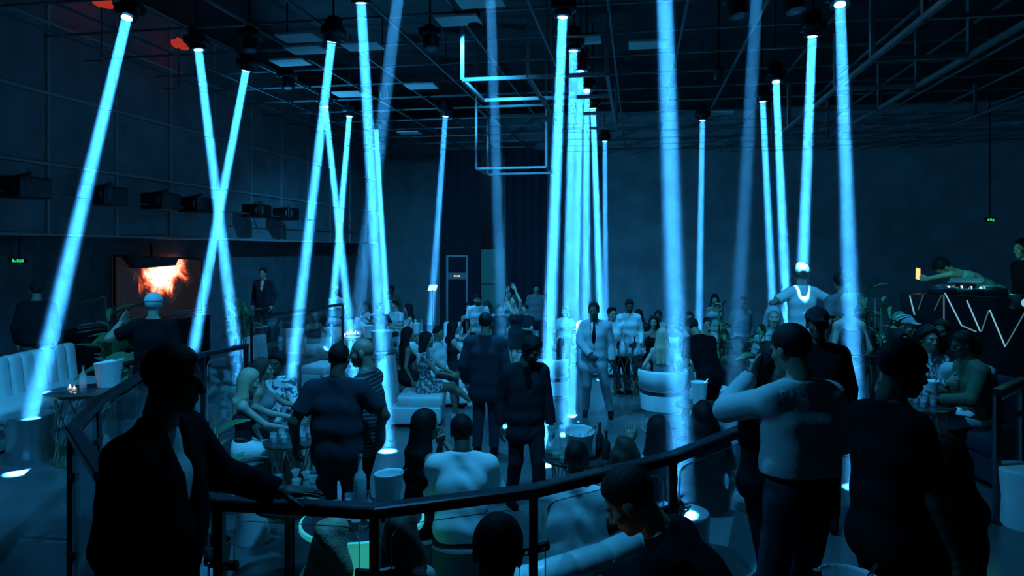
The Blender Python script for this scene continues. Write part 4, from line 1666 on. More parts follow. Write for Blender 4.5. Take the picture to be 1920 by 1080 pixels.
plant('dark shrub in the dim rear near the thin faint beam', (at(1357, 13.2)[0], 13.2, 0), 1.75, .3, 40, .32, (0, 1), 6, seed=9)


# ------------------------------------------------------------------ fire screen, signs, rear fittings
def fire_mat():
    m = mat('fire_video', (0, 0, 0), .3)
    nt = m.node_tree
    b = nt.nodes['Principled BSDF']
    tc = nt.nodes.new('ShaderNodeTexCoord')
    n1 = nt.nodes.new('ShaderNodeTexNoise')
    n1.inputs['Scale'].default_value = 2.2
    n1.inputs['Detail'].default_value = 9
    n1.inputs['Roughness'].default_value = .66
    n1.inputs['Distortion'].default_value = .5
    nt.links.new(tc.outputs['Object'], n1.inputs['Vector'])
    # an elongated bright blob, tilted, in the middle of the picture
    mp = nt.nodes.new('ShaderNodeMapping')
    mp.vector_type = 'POINT'
    mp.inputs['Rotation'].default_value = (0, R(14), 0)
    mp.inputs['Scale'].default_value = (.62, .72, 1.5)
    nt.links.new(tc.outputs['Object'], mp.inputs['Vector'])
    ln = nt.nodes.new('ShaderNodeVectorMath')
    ln.operation = 'LENGTH'
    nt.links.new(mp.outputs[0], ln.inputs[0])
    ma = nt.nodes.new('ShaderNodeMath')
    ma.operation = 'MULTIPLY_ADD'
    ma.inputs[1].default_value = -.62
    nt.links.new(ln.outputs['Value'], ma.inputs[0])
    nt.links.new(n1.outputs['Fac'], ma.inputs[2])
    r = nt.nodes.new('ShaderNodeValToRGB')
    e = r.color_ramp.elements
    e[0].position, e[0].color = .0, (.006, .005, .006, 1)
    e[1].position, e[1].color = .36, (1, .9, .75, 1)
    for p_, c in ((.10, (.02, .012, .014, 1)), (.16, (.30, .03, .01, 1)), (.21, (.8, .14, .06, 1)), (.27, (1, .45, .25, 1))):
        q = r.color_ramp.elements.new(p_)
        q.color = c
    nt.links.new(ma.outputs[0], r.inputs[0])
    nt.links.new(r.outputs[0], b.inputs['Emission Color'])
    b.inputs['Emission Strength'].default_value = 1.3
    return m


def wall_pt(px, py, uw):
    ang = math.atan((px - 960) / F)
    t = uw / (math.sin(ang) * math.cos(AX) - math.cos(ang) * math.sin(AX))
    d = t * math.cos(ang)
    return pt(px, py, d)


UWL = WU - .53
fa, fb = wall_pt(215, 520, UWL), wall_pt(378, 520, UWL)
ztop, zbot = wall_pt(300, 483, UWL).z, wall_pt(300, 596, UWL).z
fc = (fa + fb) / 2
fcz = wall_pt(300, 514, UWL).z
fs_root = empty('fire_screen', (fc.x, fc.y, fcz))
tag(fs_root, 'wall screen showing a blazing orange and white fire', 'screen')
hl_ = (fb - fa).length / 2
tdir = (fb - fa).normalized()
nrm_ = V((tdir.y, -tdir.x, 0))
vs_ = [-tdir * hl_ + V((0, 0, zbot - fcz)), tdir * hl_ + V((0, 0, zbot - fcz)), tdir * hl_ + V((0, 0, ztop - fcz)), -tdir * hl_ + V((0, 0, ztop - fcz))]
mesh('display', vs_ + [v - nrm_ * .05 for v in vs_], [(0, 1, 2, 3), (7, 6, 5, 4), (0, 4, 5, 1), (1, 5, 6, 2), (2, 6, 7, 3), (3, 7, 4, 0)], fire_mat(), fs_root)
bar('bezel', vs_[0], vs_[1], .04, BLACK, fs_root)
bar('bezel', vs_[3], vs_[2], .04, BLACK, fs_root)
bar('bezel', vs_[0], vs_[3], .04, BLACK, fs_root)
bar('bezel', vs_[1], vs_[2], .04, BLACK, fs_root)
# dark awning in front of the screen's upper corner
a1 = wall_pt(226, 486, WU - .3)
b1 = wall_pt(322, 486, WU - .3)
aw = empty('projector_box', a1)
tag(aw, 'dark slanted projector housing in front of the fire screen', 'projector')
dd = b1 - a1
mesh('housing', [V((0, 0, .05)), dd + V((0, 0, .05)), dd * .92 + V((0, 0, -.12)), dd * .17 + V((0, 0, -.17)), V((.25, -.2, .05)), dd + V((.25, -.2, .05)), dd * .92 + V((.25, -.2, -.12)), dd * .17 + V((.25, -.2, -.17))],
     [(0, 1, 2, 3), (7, 6, 5, 4), (0, 4, 5, 1), (1, 5, 6, 2), (2, 6, 7, 3), (3, 7, 4, 0)], BLACK, aw)
bar('hanger', V((.1, -.05, .05)) + dd * .5, V((.1, -.05, .3)) + dd * .5, .04, BLACK, aw)
# glowing brass rails of the counter below the fire screen
ct = empty('bar_counter', wall_pt(250, 640, WU + .9) * V((1, 1, 0)) + V((0, 0, TIER)), -AX)
tag(ct, 'dark counter with thin shining rails below the fire screen', 'counter')
box('counter_body', -.35, .35, -1.6, 1.6, 0, .95, C_BLACK, ct)
for k in range(3):
    bar('rail', (.37, -1.6, .99 + .05 * k), (.37, 1.6, .99 + .05 * k), .018, CHROME, ct, True)


def sign(label, c, w_, h_, col, s, n=5, seed=1):
    root = empty('exit_sign', c)
    tag(root, label, 'sign')
    g = random.Random(seed)
    box('sign_box', -w_ / 2, w_ / 2, .0, .05, -h_ / 2, h_ / 2, C_BLACK, root)
    bar('hanger', (0, .03, h_ / 2), (0, .03, CEIL_Z - c.z), .015, BLACK, root)
    x = -w_ / 2 + .02
    for k in range(n):
        ww = (w_ - .04) / n
        hh = h_ * g.uniform(.35, .75)
        zc = g.uniform(-.1, .1) * h_
        box('lit_mark', x + .1 * ww, x + .8 * ww, -.006, 0, zc - hh / 2, zc + hh / 2, emit_mat('sign_green', (.02, .9, .25), s), root)
        x += ww
    return root


sign('small glowing green exit sign on the wall beyond the banquette', wall_pt(32, 489, WU - .5) + V((.05, -.05, 0)), .22, .07, None, .6, 5, 2)
sign('tiny glowing green exit sign above the DJ', pt(1858, 412, 14), .18, .09, None, .5, 3, 3)
# added glowing blobs standing in for red fire reflections by the panelled wall
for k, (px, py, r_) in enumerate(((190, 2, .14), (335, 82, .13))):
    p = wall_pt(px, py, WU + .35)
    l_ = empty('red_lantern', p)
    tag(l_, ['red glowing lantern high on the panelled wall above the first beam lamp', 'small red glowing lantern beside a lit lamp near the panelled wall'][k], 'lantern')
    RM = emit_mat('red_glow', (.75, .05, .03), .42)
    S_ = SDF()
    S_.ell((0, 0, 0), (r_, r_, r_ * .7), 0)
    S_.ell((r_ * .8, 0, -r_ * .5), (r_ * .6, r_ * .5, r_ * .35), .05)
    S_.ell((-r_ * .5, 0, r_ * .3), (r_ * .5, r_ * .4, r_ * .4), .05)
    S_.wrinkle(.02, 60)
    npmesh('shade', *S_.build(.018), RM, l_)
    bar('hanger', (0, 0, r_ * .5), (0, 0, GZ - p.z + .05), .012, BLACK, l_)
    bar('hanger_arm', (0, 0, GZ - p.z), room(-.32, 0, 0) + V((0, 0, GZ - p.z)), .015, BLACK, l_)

# tablet on a stand, ladder frame, lit doorway at the rear
tb = empty('tablet_stand', (at(811, 17)[0], 17, 0))
tag(tb, 'white glowing tablet tilted on a thin stand', 'tablet')
zt_ = HC - (540 - HY) / F * 17
bar('pole', (0, 0, 0), (0, 0, zt_ - .05), .03, BLACK, tb, True)
lathe('foot', [(.18, 0), (.18, .02), (.001, .03)], BLACK, tb, 18)
ts = mesh('screen', [(-.12, 0, -.06), (.08, -.0, -.06), (.12, .03, .07), (-.08, .03, .07), (-.12, .02, -.06), (.08, .02, -.06), (.12, .05, .07), (-.08, .05, .07)],
          [(0, 1, 2, 3), (7, 6, 5, 4), (0, 4, 5, 1), (1, 5, 6, 2), (2, 6, 7, 3), (3, 7, 4, 0)], emit_mat('tablet_white', (.6, .9, .95), .9), tb)
ts.location = (0, 0, zt_)
lf_ = empty('stage_rack', (at(857, 19)[0], 19, 0))
tag(lf_, 'tall open metal rack with a small lit strip across it', 'rack')
for s_ in (-1, 1):
    bar('upright', (.26 * s_, 0, 0), (.26 * s_, 0, 2.46), .05, TRUSS, lf_)
bar('cross_bar', (-.28, 0, 2.46), (.28, 0, 2.46), .05, TRUSS, lf_)
box('strip_panel', -.24, .24, -.02, .03, 1.85, 2.02, C_GREY, lf_)
for x_, c_ in ((-.06, 'strip_white'), (-.0, 'strip_orange'), (.06, 'strip_white')):
    box('lit_strip', x_ - .022, x_ + .022, -.03, -.02, 1.92, 1.95, emit_mat(c_, (1, .8, .7) if c_ == 'strip_white' else (1, .3, .08), 1.4), lf_)
dr = pt(924, 520, 21)
dwy = struct(box('door_1', dr.x - .36, dr.x + .36, 21.5, 21.6, 0, 2.63, mat('doorway_green', (.16, .30, .22), .6)))  # the green light in the doorway is put into its colour
bar('door_bar', (dr.x - .36, 21.46, HC - 63 / F * 21.5), (dr.x + .30, 21.46, HC - 63 / F * 21.5), .03, TRUSS, dwy)
# curtain wings beside the doorway hide the rear service area
for k, (x0, x1) in enumerate(((dr.x - 1.6, dr.x - .37), (dr.x + .37, dr.x + 1.6))):
    n = 14
    vs_, fs = [], []
    for i in range(n + 1):
        x = x0 + (x1 - x0) * i / n
        y = 21.55 + .06 * math.sin(i * 2.1)
        vs_ += [(x, y, 0), (x, y, 5.6)]
    for i in range(n):
        fs.append((2 * i, 2 * i + 2, 2 * i + 3, 2 * i + 1))
    c = mesh('curtain', vs_, fs, C_NAVY, None, True)
    tag(c, ['heavy dark curtain beside the tall rack', 'heavy dark curtain beyond the green doorway'][k], 'curtain')


# ------------------------------------------------------------------ DJ booth
A_, B_ = pt(1688, 540, 8.3), pt(1985, 590, 7.4)
dj = empty('dj_booth', (A_.x, A_.y, TIER))
tag(dj, 'black angular DJ booth with thin glowing zigzag lines on its front', 'dj booth')
t_ = V((B_.x - A_.x, B_.y - A_.y, 0))
n_ = V((t_.y, -t_.x, 0)).normalized() * -1
hz_ = 2.12 - TIER
vs_ = [V((0, 0, 0)), t_, t_ + n_ * .8, n_ * .8]
mesh('booth_shell', vs_ + [v + V((0, 0, hz_)) for v in vs_], [(3, 2, 1, 0), (4, 5, 6, 7), (0, 1, 5, 4), (1, 2, 6, 5), (2, 3, 7, 6), (3, 0, 4, 7)], mat('booth_black', (.008, .008, .01), .3), dj)


def dj_pt(px, py):
    # where the pixel's ray meets the booth front
    a = A_
    dx = (px - 960) / F
    # a.x + s*t.x = dx*y ; y = a.y + s*t.y
    s_ = (dx * a.y - a.x) / (t_.x - dx * t_.y)
    y = a.y + s_ * t_.y
    return pt(px, py, y) - n_ * .012 - V((A_.x, A_.y, TIER))


for (p, q, br) in [((1706, 554), (1715, 590), 1), ((1772, 549), (1803, 610), 1.2), ((1803, 610), (1831, 622), .7), ((1813, 563), (1838, 621), 1.2), ((1856, 581), (1885, 650), 1.2), ((1770, 552), (1770, 600), .25), ((1854, 582), (1840, 622), .3), ((1886, 648), (1922, 585), .35), ((1732, 552), (1722, 580), .15), ((1766, 553), (1752, 582), .15)]:
    bar('light_line', dj_pt(*p), dj_pt(*q), .012, emit_mat('line_glow_%d' % int(br * 100), (.25, .6, .8), .55 * br), dj)


def on_booth(f, back, z=0):
    return V((A_.x, A_.y, TIER)) + t_ * f + n_ * back + V((0, 0, hz_ + z))


mx = empty('dj_mixer', on_booth(.42, .3))
mx.rotation_euler = (0, 0, math.atan2(t_.y, t_.x))
tag(mx, 'black mixer with small lit buttons on the DJ booth', 'mixer')
box('mixer_body', -.2, .2, -.18, .18, 0, .07, BLACK, mx, .006, 1)
for k in range(12):
    lathe('knob', [(.012, .07), (.010, .095), (.001, .095)], CHROME if k % 3 else emit_mat('button_lit', (.6, .9, 1), 2.0), mx, 8, (-.15 + .1 * (k % 4), -.1 + .09 * (k // 4), 0))
for k, f_ in enumerate((.28, .58)):
    dk = empty('dj_deck', on_booth(f_, .3))
    dk.rotation_euler = (0, 0, math.atan2(t_.y, t_.x))
    tag(dk, 'black media deck with a silver jog wheel beside the mixer', 'deck', 'decks beside the mixer')
    box('deck_body', -.15, .15, -.18, .18, 0, .08, BLACK, dk, .006, 1)
    lathe('jog_wheel', [(.1, .08), (.1, .1), (.08, .105), (.001, .105)], SATIN, dk, 22)
    box('deck_screen', -.08, .08, .12, .17, .08, .1, emit_mat('deck_screen', (.1, .5, .7), .5), dk)
lap = empty('laptop', on_booth(.40, .55, .12))
lap.rotation_euler = (0, 0, math.atan2(t_.y, t_.x))
tag(lap, 'thin laptop with pale edges on a stand over the mixer', 'laptop')
box('keyboard_half', -.17, .17, -.11, .11, 0, .015, SATIN, lap)
box('stand', -.1, .1, -.05, .05, -.12, 0, BLACK, lap)
box('lid', -.17, .17, .1, .115, .015, .06, SATIN, lap)
l = bpy.data.lights.new('laptop_light', 'POINT')  # added fill to brighten the DJ, not cast by a modelled screen
l.energy = 5
l.color = (.08, .8, .7)
l.shadow_soft_size = .08
o = link(bpy.data.objects.new('laptop_light', l), lap)
o.location = (.1, -.05, .32)
spk = empty('camera_rig', pt(1912, 563, 7.42))
tag(spk, 'small black device with a bright round lens at the booth end', 'device')
box('device_body', -.05, .3, -.08, .1, -.1, .06, BLACK, spk, .01, 1)
ll_ = lathe('lens', [(.001, .012), (.035, .012), (.045, 0)], emit_mat('device_lens', (.2, .6, .9), .8), spk, 14, (0, 0, 0))
ll_.rotation_euler = (R(90), 0, 0)
ll_.location = (0, -.085, -.02)
bar('bracket', (.1, 0, -.02), (.1, .3, -.02), .04, BLACK, spk)


# ==== PEOPLE ------------------------------------------------------------------
def stool(loc, h, label):
    root = empty('bar_stool', loc)
    tag(root, label, 'stool')
    lathe('seat', [(.17, h - .06), (.18, h - .03), (.16, h), (.001, h)], C_BLACK, root, 18)
    lathe('pole', [(.03, .02), (.03, h - .06)], CHROME, root, 10)
    lathe('foot', [(.2, 0), (.2, .015), (.03, .03)], CHROME, root, 18)


# --- standing on the tier
person('man in a black suit over a white open shirt resting a hand on the railing', (-1.36, 2.72), TIER, -92, 1.79, skin=SKIN_D, hair=('short', HAIR_K),
       top=('jacket', C_BLACK, C_WHITE), bottom=('trousers', C_BLACK), head=(12, 8, 0), lean=3, build=1.16, belly=.08,
       lh=(-.40, .33, 1.075), lhand='flat', ldir=(-.25, .95, -.06), lup=(1, 0, 0), le=(-.6, -.4, -.6), rh=(.26, .1, .86), vox=.012, wr=.003)
bal = person('man in a pale sweatshirt lettered across the back hugging someone in black', (at(1500, 3.6)[0], 3.6), TIER, 14, 1.775, skin=SKIN_M, hair=('short', HAIR_K),
             top=('hoodie', C_LGREY), bottom=('trousers', C_NAVY), build=.98, head=(15, 12, 0), hem_=-.15,
             lh=(-.06, .34, 1.44), le=(-1, -.35, -.75), lhand='relax', rh=(.22, .26, 1.02), re=(1, -.6, -.4), rhand='grip', vox=.011, wr=.004)
person('person in black with hood-dark hair held by the man in the pale sweatshirt', (at(1444, 3.98)[0], 3.98), TIER, 205, 1.64, fem=True, skin=SKIN_L, hair=('bob', HAIR_K),
       top=('hoodie', C_BLACK), bottom=('trousers', C_BLACK), head=(0, 10, 0), rh=(.12, .3, 1.35), re=(1, -.3, -.5), vox=.014)
person('man in a black polo shirt standing in profile with his head bowed', (at(1662, 3.12)[0], 3.12), TIER, -78, 1.765, skin=SKIN_D, hair=('short', HAIR_K),
       top=('polo', C_BLACK), bottom=('trousers', C_BLACK), build=.92, head=(-6, 14, 0), lean=2, rh=(.23, .16, .84), lh=(-.1, .3, .95), vox=.012, wr=.003)
person('person with very long loose dark hair seated beyond the man in the polo shirt', (at(1775, 3.25)[0], 3.25), TIER, 12, 1.68, fem=True, skin=SKIN_M, hair=('wavy', HAIR_K),
       top=('tee', C_BLACK), bottom=('trousers', C_BLACK), seat=.42, rh=(.35, .45, .75), vox=.014)
person('short-haired person in black whose head shows just beyond the glass panels', (at(925, 2.35)[0], 2.35), TIER, -12, 1.72, skin=SKIN_D, hair=('short', HAIR_K),
       top=('hoodie', C_BLACK), bottom=('trousers', C_BLACK), seat=.36, head=(0, 18, 0), vox=.013)
ph = person('person in a black top bowed over a yellow-lit phone', (at(1400, 2.62)[0], 2.66), TIER, 72, 1.75, skin=SKIN_M, hair=('short', HAIR_K),
            top=('hoodie', C_BLACK), bottom=('trousers', C_BLACK), seat=.52, lean=34, head=(0, 36, 0), lh=(-.08, .50, .80), rh=(.06, .47, .79), lhand='grip', rhand='grip', lup=(1, 0, .5), vox=.011, wr=.003)
for (x, y), h_, t in (((at(1775, 3.25)), .40, 'black bar stool under the person with long loose hair'), ((at(925, 2.35)), .34, 'black stool under the short-haired person by the glass'), ((at(1400, 2.66)), .50, 'black stool under the person with the phone')):
    stool((x, y - .0, TIER), h_, t)


def handheld(owner, label, wl, offset, rot, w_=.075, l_=.15, m=PHONE):
    """a phone at a person's wrist"""
    M = Matrix.Translation(owner.location) @ Matrix.Rotation(owner.rotation_euler.z, 4, 'Z')
    p = M @ (V(owner[wl]) + V(offset))
    root = empty('phone', p)
    root.rotation_euler = rot
    tag(root, label, 'phone')
    box('phone_body', -w_ / 2, w_ / 2, -l_ / 2, l_ / 2, -.008, 0, BLACK, root, .003, 1)
    box('phone_screen', -w_ / 2 + .004, w_ / 2 - .004, -l_ / 2 + .005, l_ / 2 - .005, 0, .002, m, root)


handheld(ph, 'phone with a yellow screen in the hands of the bowed person', 'wrist_l', (.03, .1, .03), (R(35), R(-10), R(140)))
handheld(bal, 'phone with an orange lit edge in the hand of the man in the pale sweatshirt', 'wrist_r', (.02, .10, -.01), (R(60), R(62), R(10)), .06, .12, emit_mat('phone_screen_orange', (1, .55, .3), .8))

# the lettering on the sweatshirt, laid onto the cloth
shirt = bpy.data.objects[bal['top_name']]
bvh = BVHTree.FromPolygons([v.co for v in shirt.data.vertices], [p.vertices[:] for p in shirt.data.polygons])
fc_ = bpy.data.curves.new('lettering', 'FONT')
fc_.body = 'BAL'
fc_.size = .075
fc_.align_x = 'CENTER'
fc_.resolution_u = 3
to = bpy.data.objects.new('lettering_curve', fc_)
link(to)
bpy.context.view_layer.update()
tm_ = bpy.data.meshes.new_from_object(to.evaluated_get(bpy.context.evaluated_depsgraph_get()))
bpy.data.objects.remove(to)
bm = bmesh.new()
bm.from_mesh(tm_)
bmesh.ops.subdivide_edges(bm, edges=[e for e in bm.edges if e.calc_length() > .02], cuts=2)
bmesh.ops.triangulate(bm, faces=bm.faces[:])
for v in bm.verts:
    o_ = V((v.co.x - .10, -1.0, 1.415 + v.co.y))
    hit, nn, _, _ = bvh.ray_cast(o_, V((0, 1, 0)))
    v.co = (hit + V((0, -.004, 0))) if hit else V((o_.x, -.12, o_.z))
bm.to_mesh(tm_)
bm.free()
tm_.materials.clear()
tm_.materials.append(C_WHITE)
link(bpy.data.objects.new('lettering', tm_), shirt)

person('person in black with a dark hat standing behind the hugging pair', (at(1532, 5.6)[0], 5.6), TIER, 160, 1.69, skin=SKIN_D, hair=('short', HAIR_K), top=('hoodie', C_BLACK), bottom=('trousers', C_BLACK), hat='cap')
person('man in a black T-shirt and pale cap with his back turned behind the railing', (at(287, 7.6)[0], 7.6), TIER, 8, 1.68, skin=SKIN_M, hair=('short', C_LGREY), top=('tee', C_BLACK), bottom=('trousers', C_GREY),
       hat='cap', lh=(-.40, .16, 1.42), le=(-.8, -.4, -.5), lhand='open', build=1.08)
person('passer-by in a dark outfit lit orange at the edges behind the banquette', (-6.6, 10.0), TIER, 30, 1.70, skin=SKIN_L, hair=('short', HAIR_B), top=('hoodie', C_DARK), bottom=('trousers', C_GREY))
person('man in a dark suit and open white shirt standing far beyond the crossing beams', (at(494, 16.6)[0], 16.6), TIER, 175, 1.72, skin=SKIN_L, hair=('short', HAIR_K), top=('jacket', C_NAVY, C_WHITE), bottom=('trousers', C_NAVY))

# --- dancers on the podium
person('dancer in a pale shirt struck by a beam on the head and shoulders', (3.96, 9.84), TIER + .14, 5, 1.80, skin=SKIN_M, hair=('curly', HAIR_B), top=('tee', C_WHITE), bottom=('trousers', C_LGREY), lh=(-.28, .12, 1.08), rh=(.28, .1, 1.08), le=(-1, -.4, 0), re=(1, -.4, 0), shoes=C_DARK)
person('dancer with curly hair in a grey T-shirt seen from behind', (at(1580, 9.1)[0], 9.1), TIER + .14, 10, 1.72, skin=SKIN_M, hair=('curly', HAIR_K), top=('tee', C_GREY), bottom=('trousers', C_DARK))
person('woman in a pale headscarf and white dress behind the glossy plant', (at(1450, 9.4)[0], 9.4), 0, 165, 2.02 - .14, fem=True, skin=SKIN_L, hair=('scarf', C_LGREY), top=('hoodie', C_LGREY), bottom=('skirt', C_LGREY))
person('woman with tied-up pale hair and bare shoulders facing the dancers', (at(1592, 7.9)[0], 7.9), TIER, 5, 1.66, fem=True, skin=SKIN_L, hair=('bun', HAIR_Y), top=('tank', C_DARK), bottom=('skirt', C_DARK))

# --- bay, people seated close to the railing
person('seated man in a white shirt stretching an arm along the booth sofa', (at(1078, 4.72)[0], 4.72), 0, -8, 1.74, skin=SKIN_D, hair=('buzz', HAIR_K), top=('shirt', C_WHITE), bottom=('trousers', C_LGREY), seat=.45,
       rh=(.62, .16, .92), re=(.2, -.5, -1), rdir=(1, .2, -.1), lh=(-.22, .42, .62), build=1.15, belly=.06, vox=.011, wr=.007, head=(-10, 12, 0))
person('seated man in a white shirt seen from behind next to the woman with clasped hands', (at(866, 5.35)[0], 5.35), 0, 2, 1.74, skin=SKIN_D, hair=('short', HAIR_K), top=('shirt', C_WHITE), bottom=('trousers', C_DARK), seat=.47,
       build=1.16, lh=(-.2, .36, .72), rh=(.2, .36, .72), lean=6, head=(6, 20, 0), vox=.012, wr=.006)
person('woman with long dark hair holding clasped hands to her chin', (at(784, 5.5)[0], 5.5), 0, -52, 1.72, fem=True, skin=SKIN_M, hair=('long', HAIR_K), top=('tank', C_BLACK), bottom=('skirt', C_BLACK), seat=.49,
       rh=(.02, .22, 1.16), lh=(-.02, .22, 1.14), rhand='grip', lhand='grip', re=(.9, .2, -1), le=(-.9, .2, -1), lean=4, vox=.013)
person('woman with blonde hair down her back nearest the women at the lattice table', (at(456, 7.35)[0], 7.35), 0, -70, 1.74, fem=True, skin=SKIN_L, hair=('long', HAIR_Y), top=('tank', C_DARK), bottom=('shorts', C_WHITE), seat=.50,
       rh=(.14, .46, .80), lh=(-.1, .5, .86), head=(-5, 14, 0), rf=(-.1, .62, .25), vox=.014)
person('woman with long brown hair between the blonde woman and the man in a palm shirt', (at(488, 7.9)[0], 7.9), 0, -80, 1.74, fem=True, skin=SKIN_M, hair=('long', HAIR_B), top=('tank', C_GREY), bottom=('skirt', C_DARK), seat=.52,
       lh=(-.1, .48, .86), vox=.014)
person('seated man in a white palm-print shirt holding up an open hand', (at(522, 8.5)[0], 8.5), 0, 160, 1.74, skin=SKIN_D, hair=('curly', HAIR_K), top=('shirt', C_FLOR2), bottom=('trousers', C_LGREY), seat=.50,
       rh=(.06, .34, 1.12), rhand='open', rdir=(-.05, .25, 1), rup=(-1, 0, 0), lh=(-.26, .36, .80), head=(8, 4, 0), eyes=True, vox=.014)
person('woman with long wavy fair hair seated against the glass panel by the under-lit table', (at(618, 3.86)[0], 3.86), 0, -20, 1.66, fem=True, skin=SKIN_L, hair=('wavy', HAIR_Y), top=('tank', C_DARK), bottom=('skirt', C_DARK), seat=.30, vox=.013)
person('woman with wavy fair hair seated behind the glass beside the tall bottle', (at(752, 3.95)[0], 3.95), 0, 10, 1.66, fem=True, skin=SKIN_L, hair=('wavy', HAIR_B), top=('tank', C_NAVY), bottom=('skirt', C_NAVY), seat=.30, vox=.013)
person('person in pale trousers and sleeves seated behind the suited man', (at(190, 4.3)[0] + .15, 4.45), 0, -35, 1.72, skin=SKIN_M, hair=('short', HAIR_K), top=('shirt', C_LGREY), bottom=('trousers', C_LGREY), seat=.36, vox=.014, wr=.004)
person('woman with dark hair raising open hands to clap', (at(1236, 5.55)[0], 5.55), 0, 6, 1.68, fem=True, skin=SKIN_L, hair=('long', HAIR_K), top=('tank', C_BLACK), bottom=('skirt', C_BLACK), seat=.45,
       lh=(-.15, .30, 1.12), lhand='open', ldir=(.05, .1, 1), lup=(1, 0, 0), rh=(.04, .34, 1.14), rhand='open', rdir=(-.1, .1, 1), rup=(-1, 0, 0), le=(-.6, 0, -1), re=(.6, 0, -1), vox=.013)
person('woman with bare shoulders and long hair seated behind the glass beside the man in white', (at(1172, 5.15)[0], 5.15), 0, -12, 1.64, fem=True, skin=SKIN_L, hair=('wavy', HAIR_B), top=('tank', C_DARK), bottom=('skirt', C_DARK), seat=.41, vox=.013)
person('woman with a large dark head of hair in front of the white bucket', (at(1320, 5.95)[0], 5.95), 0, 0, 1.70, fem=True, skin=SKIN_M, hair=('wavy', HAIR_K), top=('tee', C_BLACK), bottom=('skirt', C_BLACK), seat=.47, build=1.1, vox=.014)
OTT = mat('stool_fabric', (.12, .13, .14), .8)
for px, d, h_, t in ((866, 5.4, .46, 'dark round pouf under the seated man in white by the clasped hands'), (784, 5.5, .48, 'dark round pouf under the woman with clasped hands'), (456, 7.35, .49, 'dark round pouf under the blonde woman'), (488, 7.9, .51, 'dark round pouf under the woman with long brown hair'),
                     (522, 8.55, .49, 'dark round pouf under the man in the palm-print shirt'), (618, 3.84, .29, 'low dark pouf under the woman with fair wavy hair by the glass'), (752, 3.93, .29, 'low dark pouf under the woman beside the tall bottle'), (1236, 5.55, .44, 'dark round pouf under the clapping woman'),
                     (1172, 5.15, .40, 'dark round pouf under the woman with bare shoulders'), (210, 4.45, .35, 'dark pouf under the person in pale trousers')):
    drum(t, (at(px, d)[0], d, 0), .24, h_, OTT, .97, 'pouf')

# --- standing on the main floor
person('broad man in a tight black shirt seen from behind in the hugging couple', (at(632, 6.05)[0], 6.05), 0, 0, 1.84, skin=SKIN_D, hair=('buzz', HAIR_K), top=('tee', C_NAVY), bottom=('trousers', C_NAVY), build=1.14, belly=.05, head=(-8, 8, 0),
       lh=(-.34, .04, .92), rh=(.30, .30, 1.15), vox=.013, wr=.003)
person('bald man in a dark striped T-shirt with an arm around the broad man', (at(688, 6.45)[0], 6.45), 0, 82, 1.84, skin=SKIN_M, hair=None, top=('tee', C_STRIPE), bottom=('trousers', C_BLACK), build=1.12, belly=.1, head=(10, 6, 0),
       lh=(-.26, .34, 1.30), le=(-.6, -.2, -1), lhand='grip', rh=(.1, .4, 1.3), vox=.013)
person('man in a dark suit with a white collar seen from behind', (at(910, 9.2)[0], 9.2), 0, -8, 1.82, skin=SKIN_M, hair=('short', HAIR_K), top=('jacket', C_NAVY, C_WHITE), bottom=('trousers', C_NAVY), build=1.12, vox=.014, wr=.003)
person('man in a dark jacket walking with his head bowed towards the railing', (at(985, 7.3)[0], 7.3), 0, 200, 1.76, skin=SKIN_D, hair=('curly', HAIR_K), top=('jacket', C_DARK, C_BLACK), bottom=('trousers', C_DARK), head=(25, 24, 0), eyes=True,
       lh=(-.26, .06, .84), rh=(.26, -.02, .86), lf=(-.10, .12, .08), rf=(.11, -.14, .08), build=1.04, vox=.013, wr=.004)
person('man in a pale suit and dark tie standing with a beam on his shoulder', (at(1114, 11.35)[0], 11.35), 0, 172, 1.80, skin=SKIN_D, hair=('short', HAIR_K), top=('jacket', C_LGREY, C_WHITE, C_BLACK), bottom=('trousers', C_GREY), eyes=True, head=(-6, 4, 0),
       rh=(.04, .28, .98), re=(1, -.3, -.3), rhand='grip', lh=(-.27, .05, .86), lf=(-.26, .05, .08), rf=(.14, -.05, .08), build=1.12, vox=.013, wr=.003)
person('waiter in a black T-shirt bending over the table with the white bucket', (at(1332, 9.75)[0], 9.75), 0, 25, 1.78, skin=SKIN_M, hair=('short', HAIR_K), top=('tee', C_BLACK), bottom=('trousers', C_BLACK), lean=28, head=(0, 40, 0), lh=(-.2, .4, .95), rh=(.2, .5, .95), build=1.1, vox=.015)

# --- seated in the middle of the hall
person('woman in a short floral dress sitting with crossed bare legs', (at(797, 11.0)[0], 11.0), 0, -88, 1.72, fem=True, skin=SKIN_M, hair=('bob', HAIR_K), top=('dress', C_FLOR, None, True), seat=.46, rf=(-.06, .72, .28), rk=(0, .5, 1), rh=(.1, .42, .74), lh=(-.1, .45, .72), shoes=C_WHITE, vox=.014)
person('woman with very long straight dark hair behind the floral dress', (at(762, 11.75)[0], 11.75), 0, -70, 1.70, fem=True, skin=SKIN_M, hair=('long', HAIR_K), top=('tank', C_DARK), bottom=('skirt', C_DARK), seat=.46, vox=.016)
person('woman in a sleeveless dark top raising a hand on the white sofa', (at(848, 12.7)[0], 12.7), 0, -72, 1.72, fem=True, skin=SKIN_L, hair=('long', HAIR_K), top=('tank', C_DARK), bottom=('skirt', C_DARK), seat=.46, lh=(-.05, .38, 1.28), lhand='open', le=(-.4, 0, -1), rh=(.18, .42, .74), vox=.016)
person('person in a puffy white shirt behind the floral dress', (at(820, 12.3)[0], 12.3), 0, -120, 1.70, skin=SKIN_M, hair=('short', HAIR_K), top=('shirt', C_WHITE), bottom=('trousers', C_DARK), seat=.42, vox=.016)
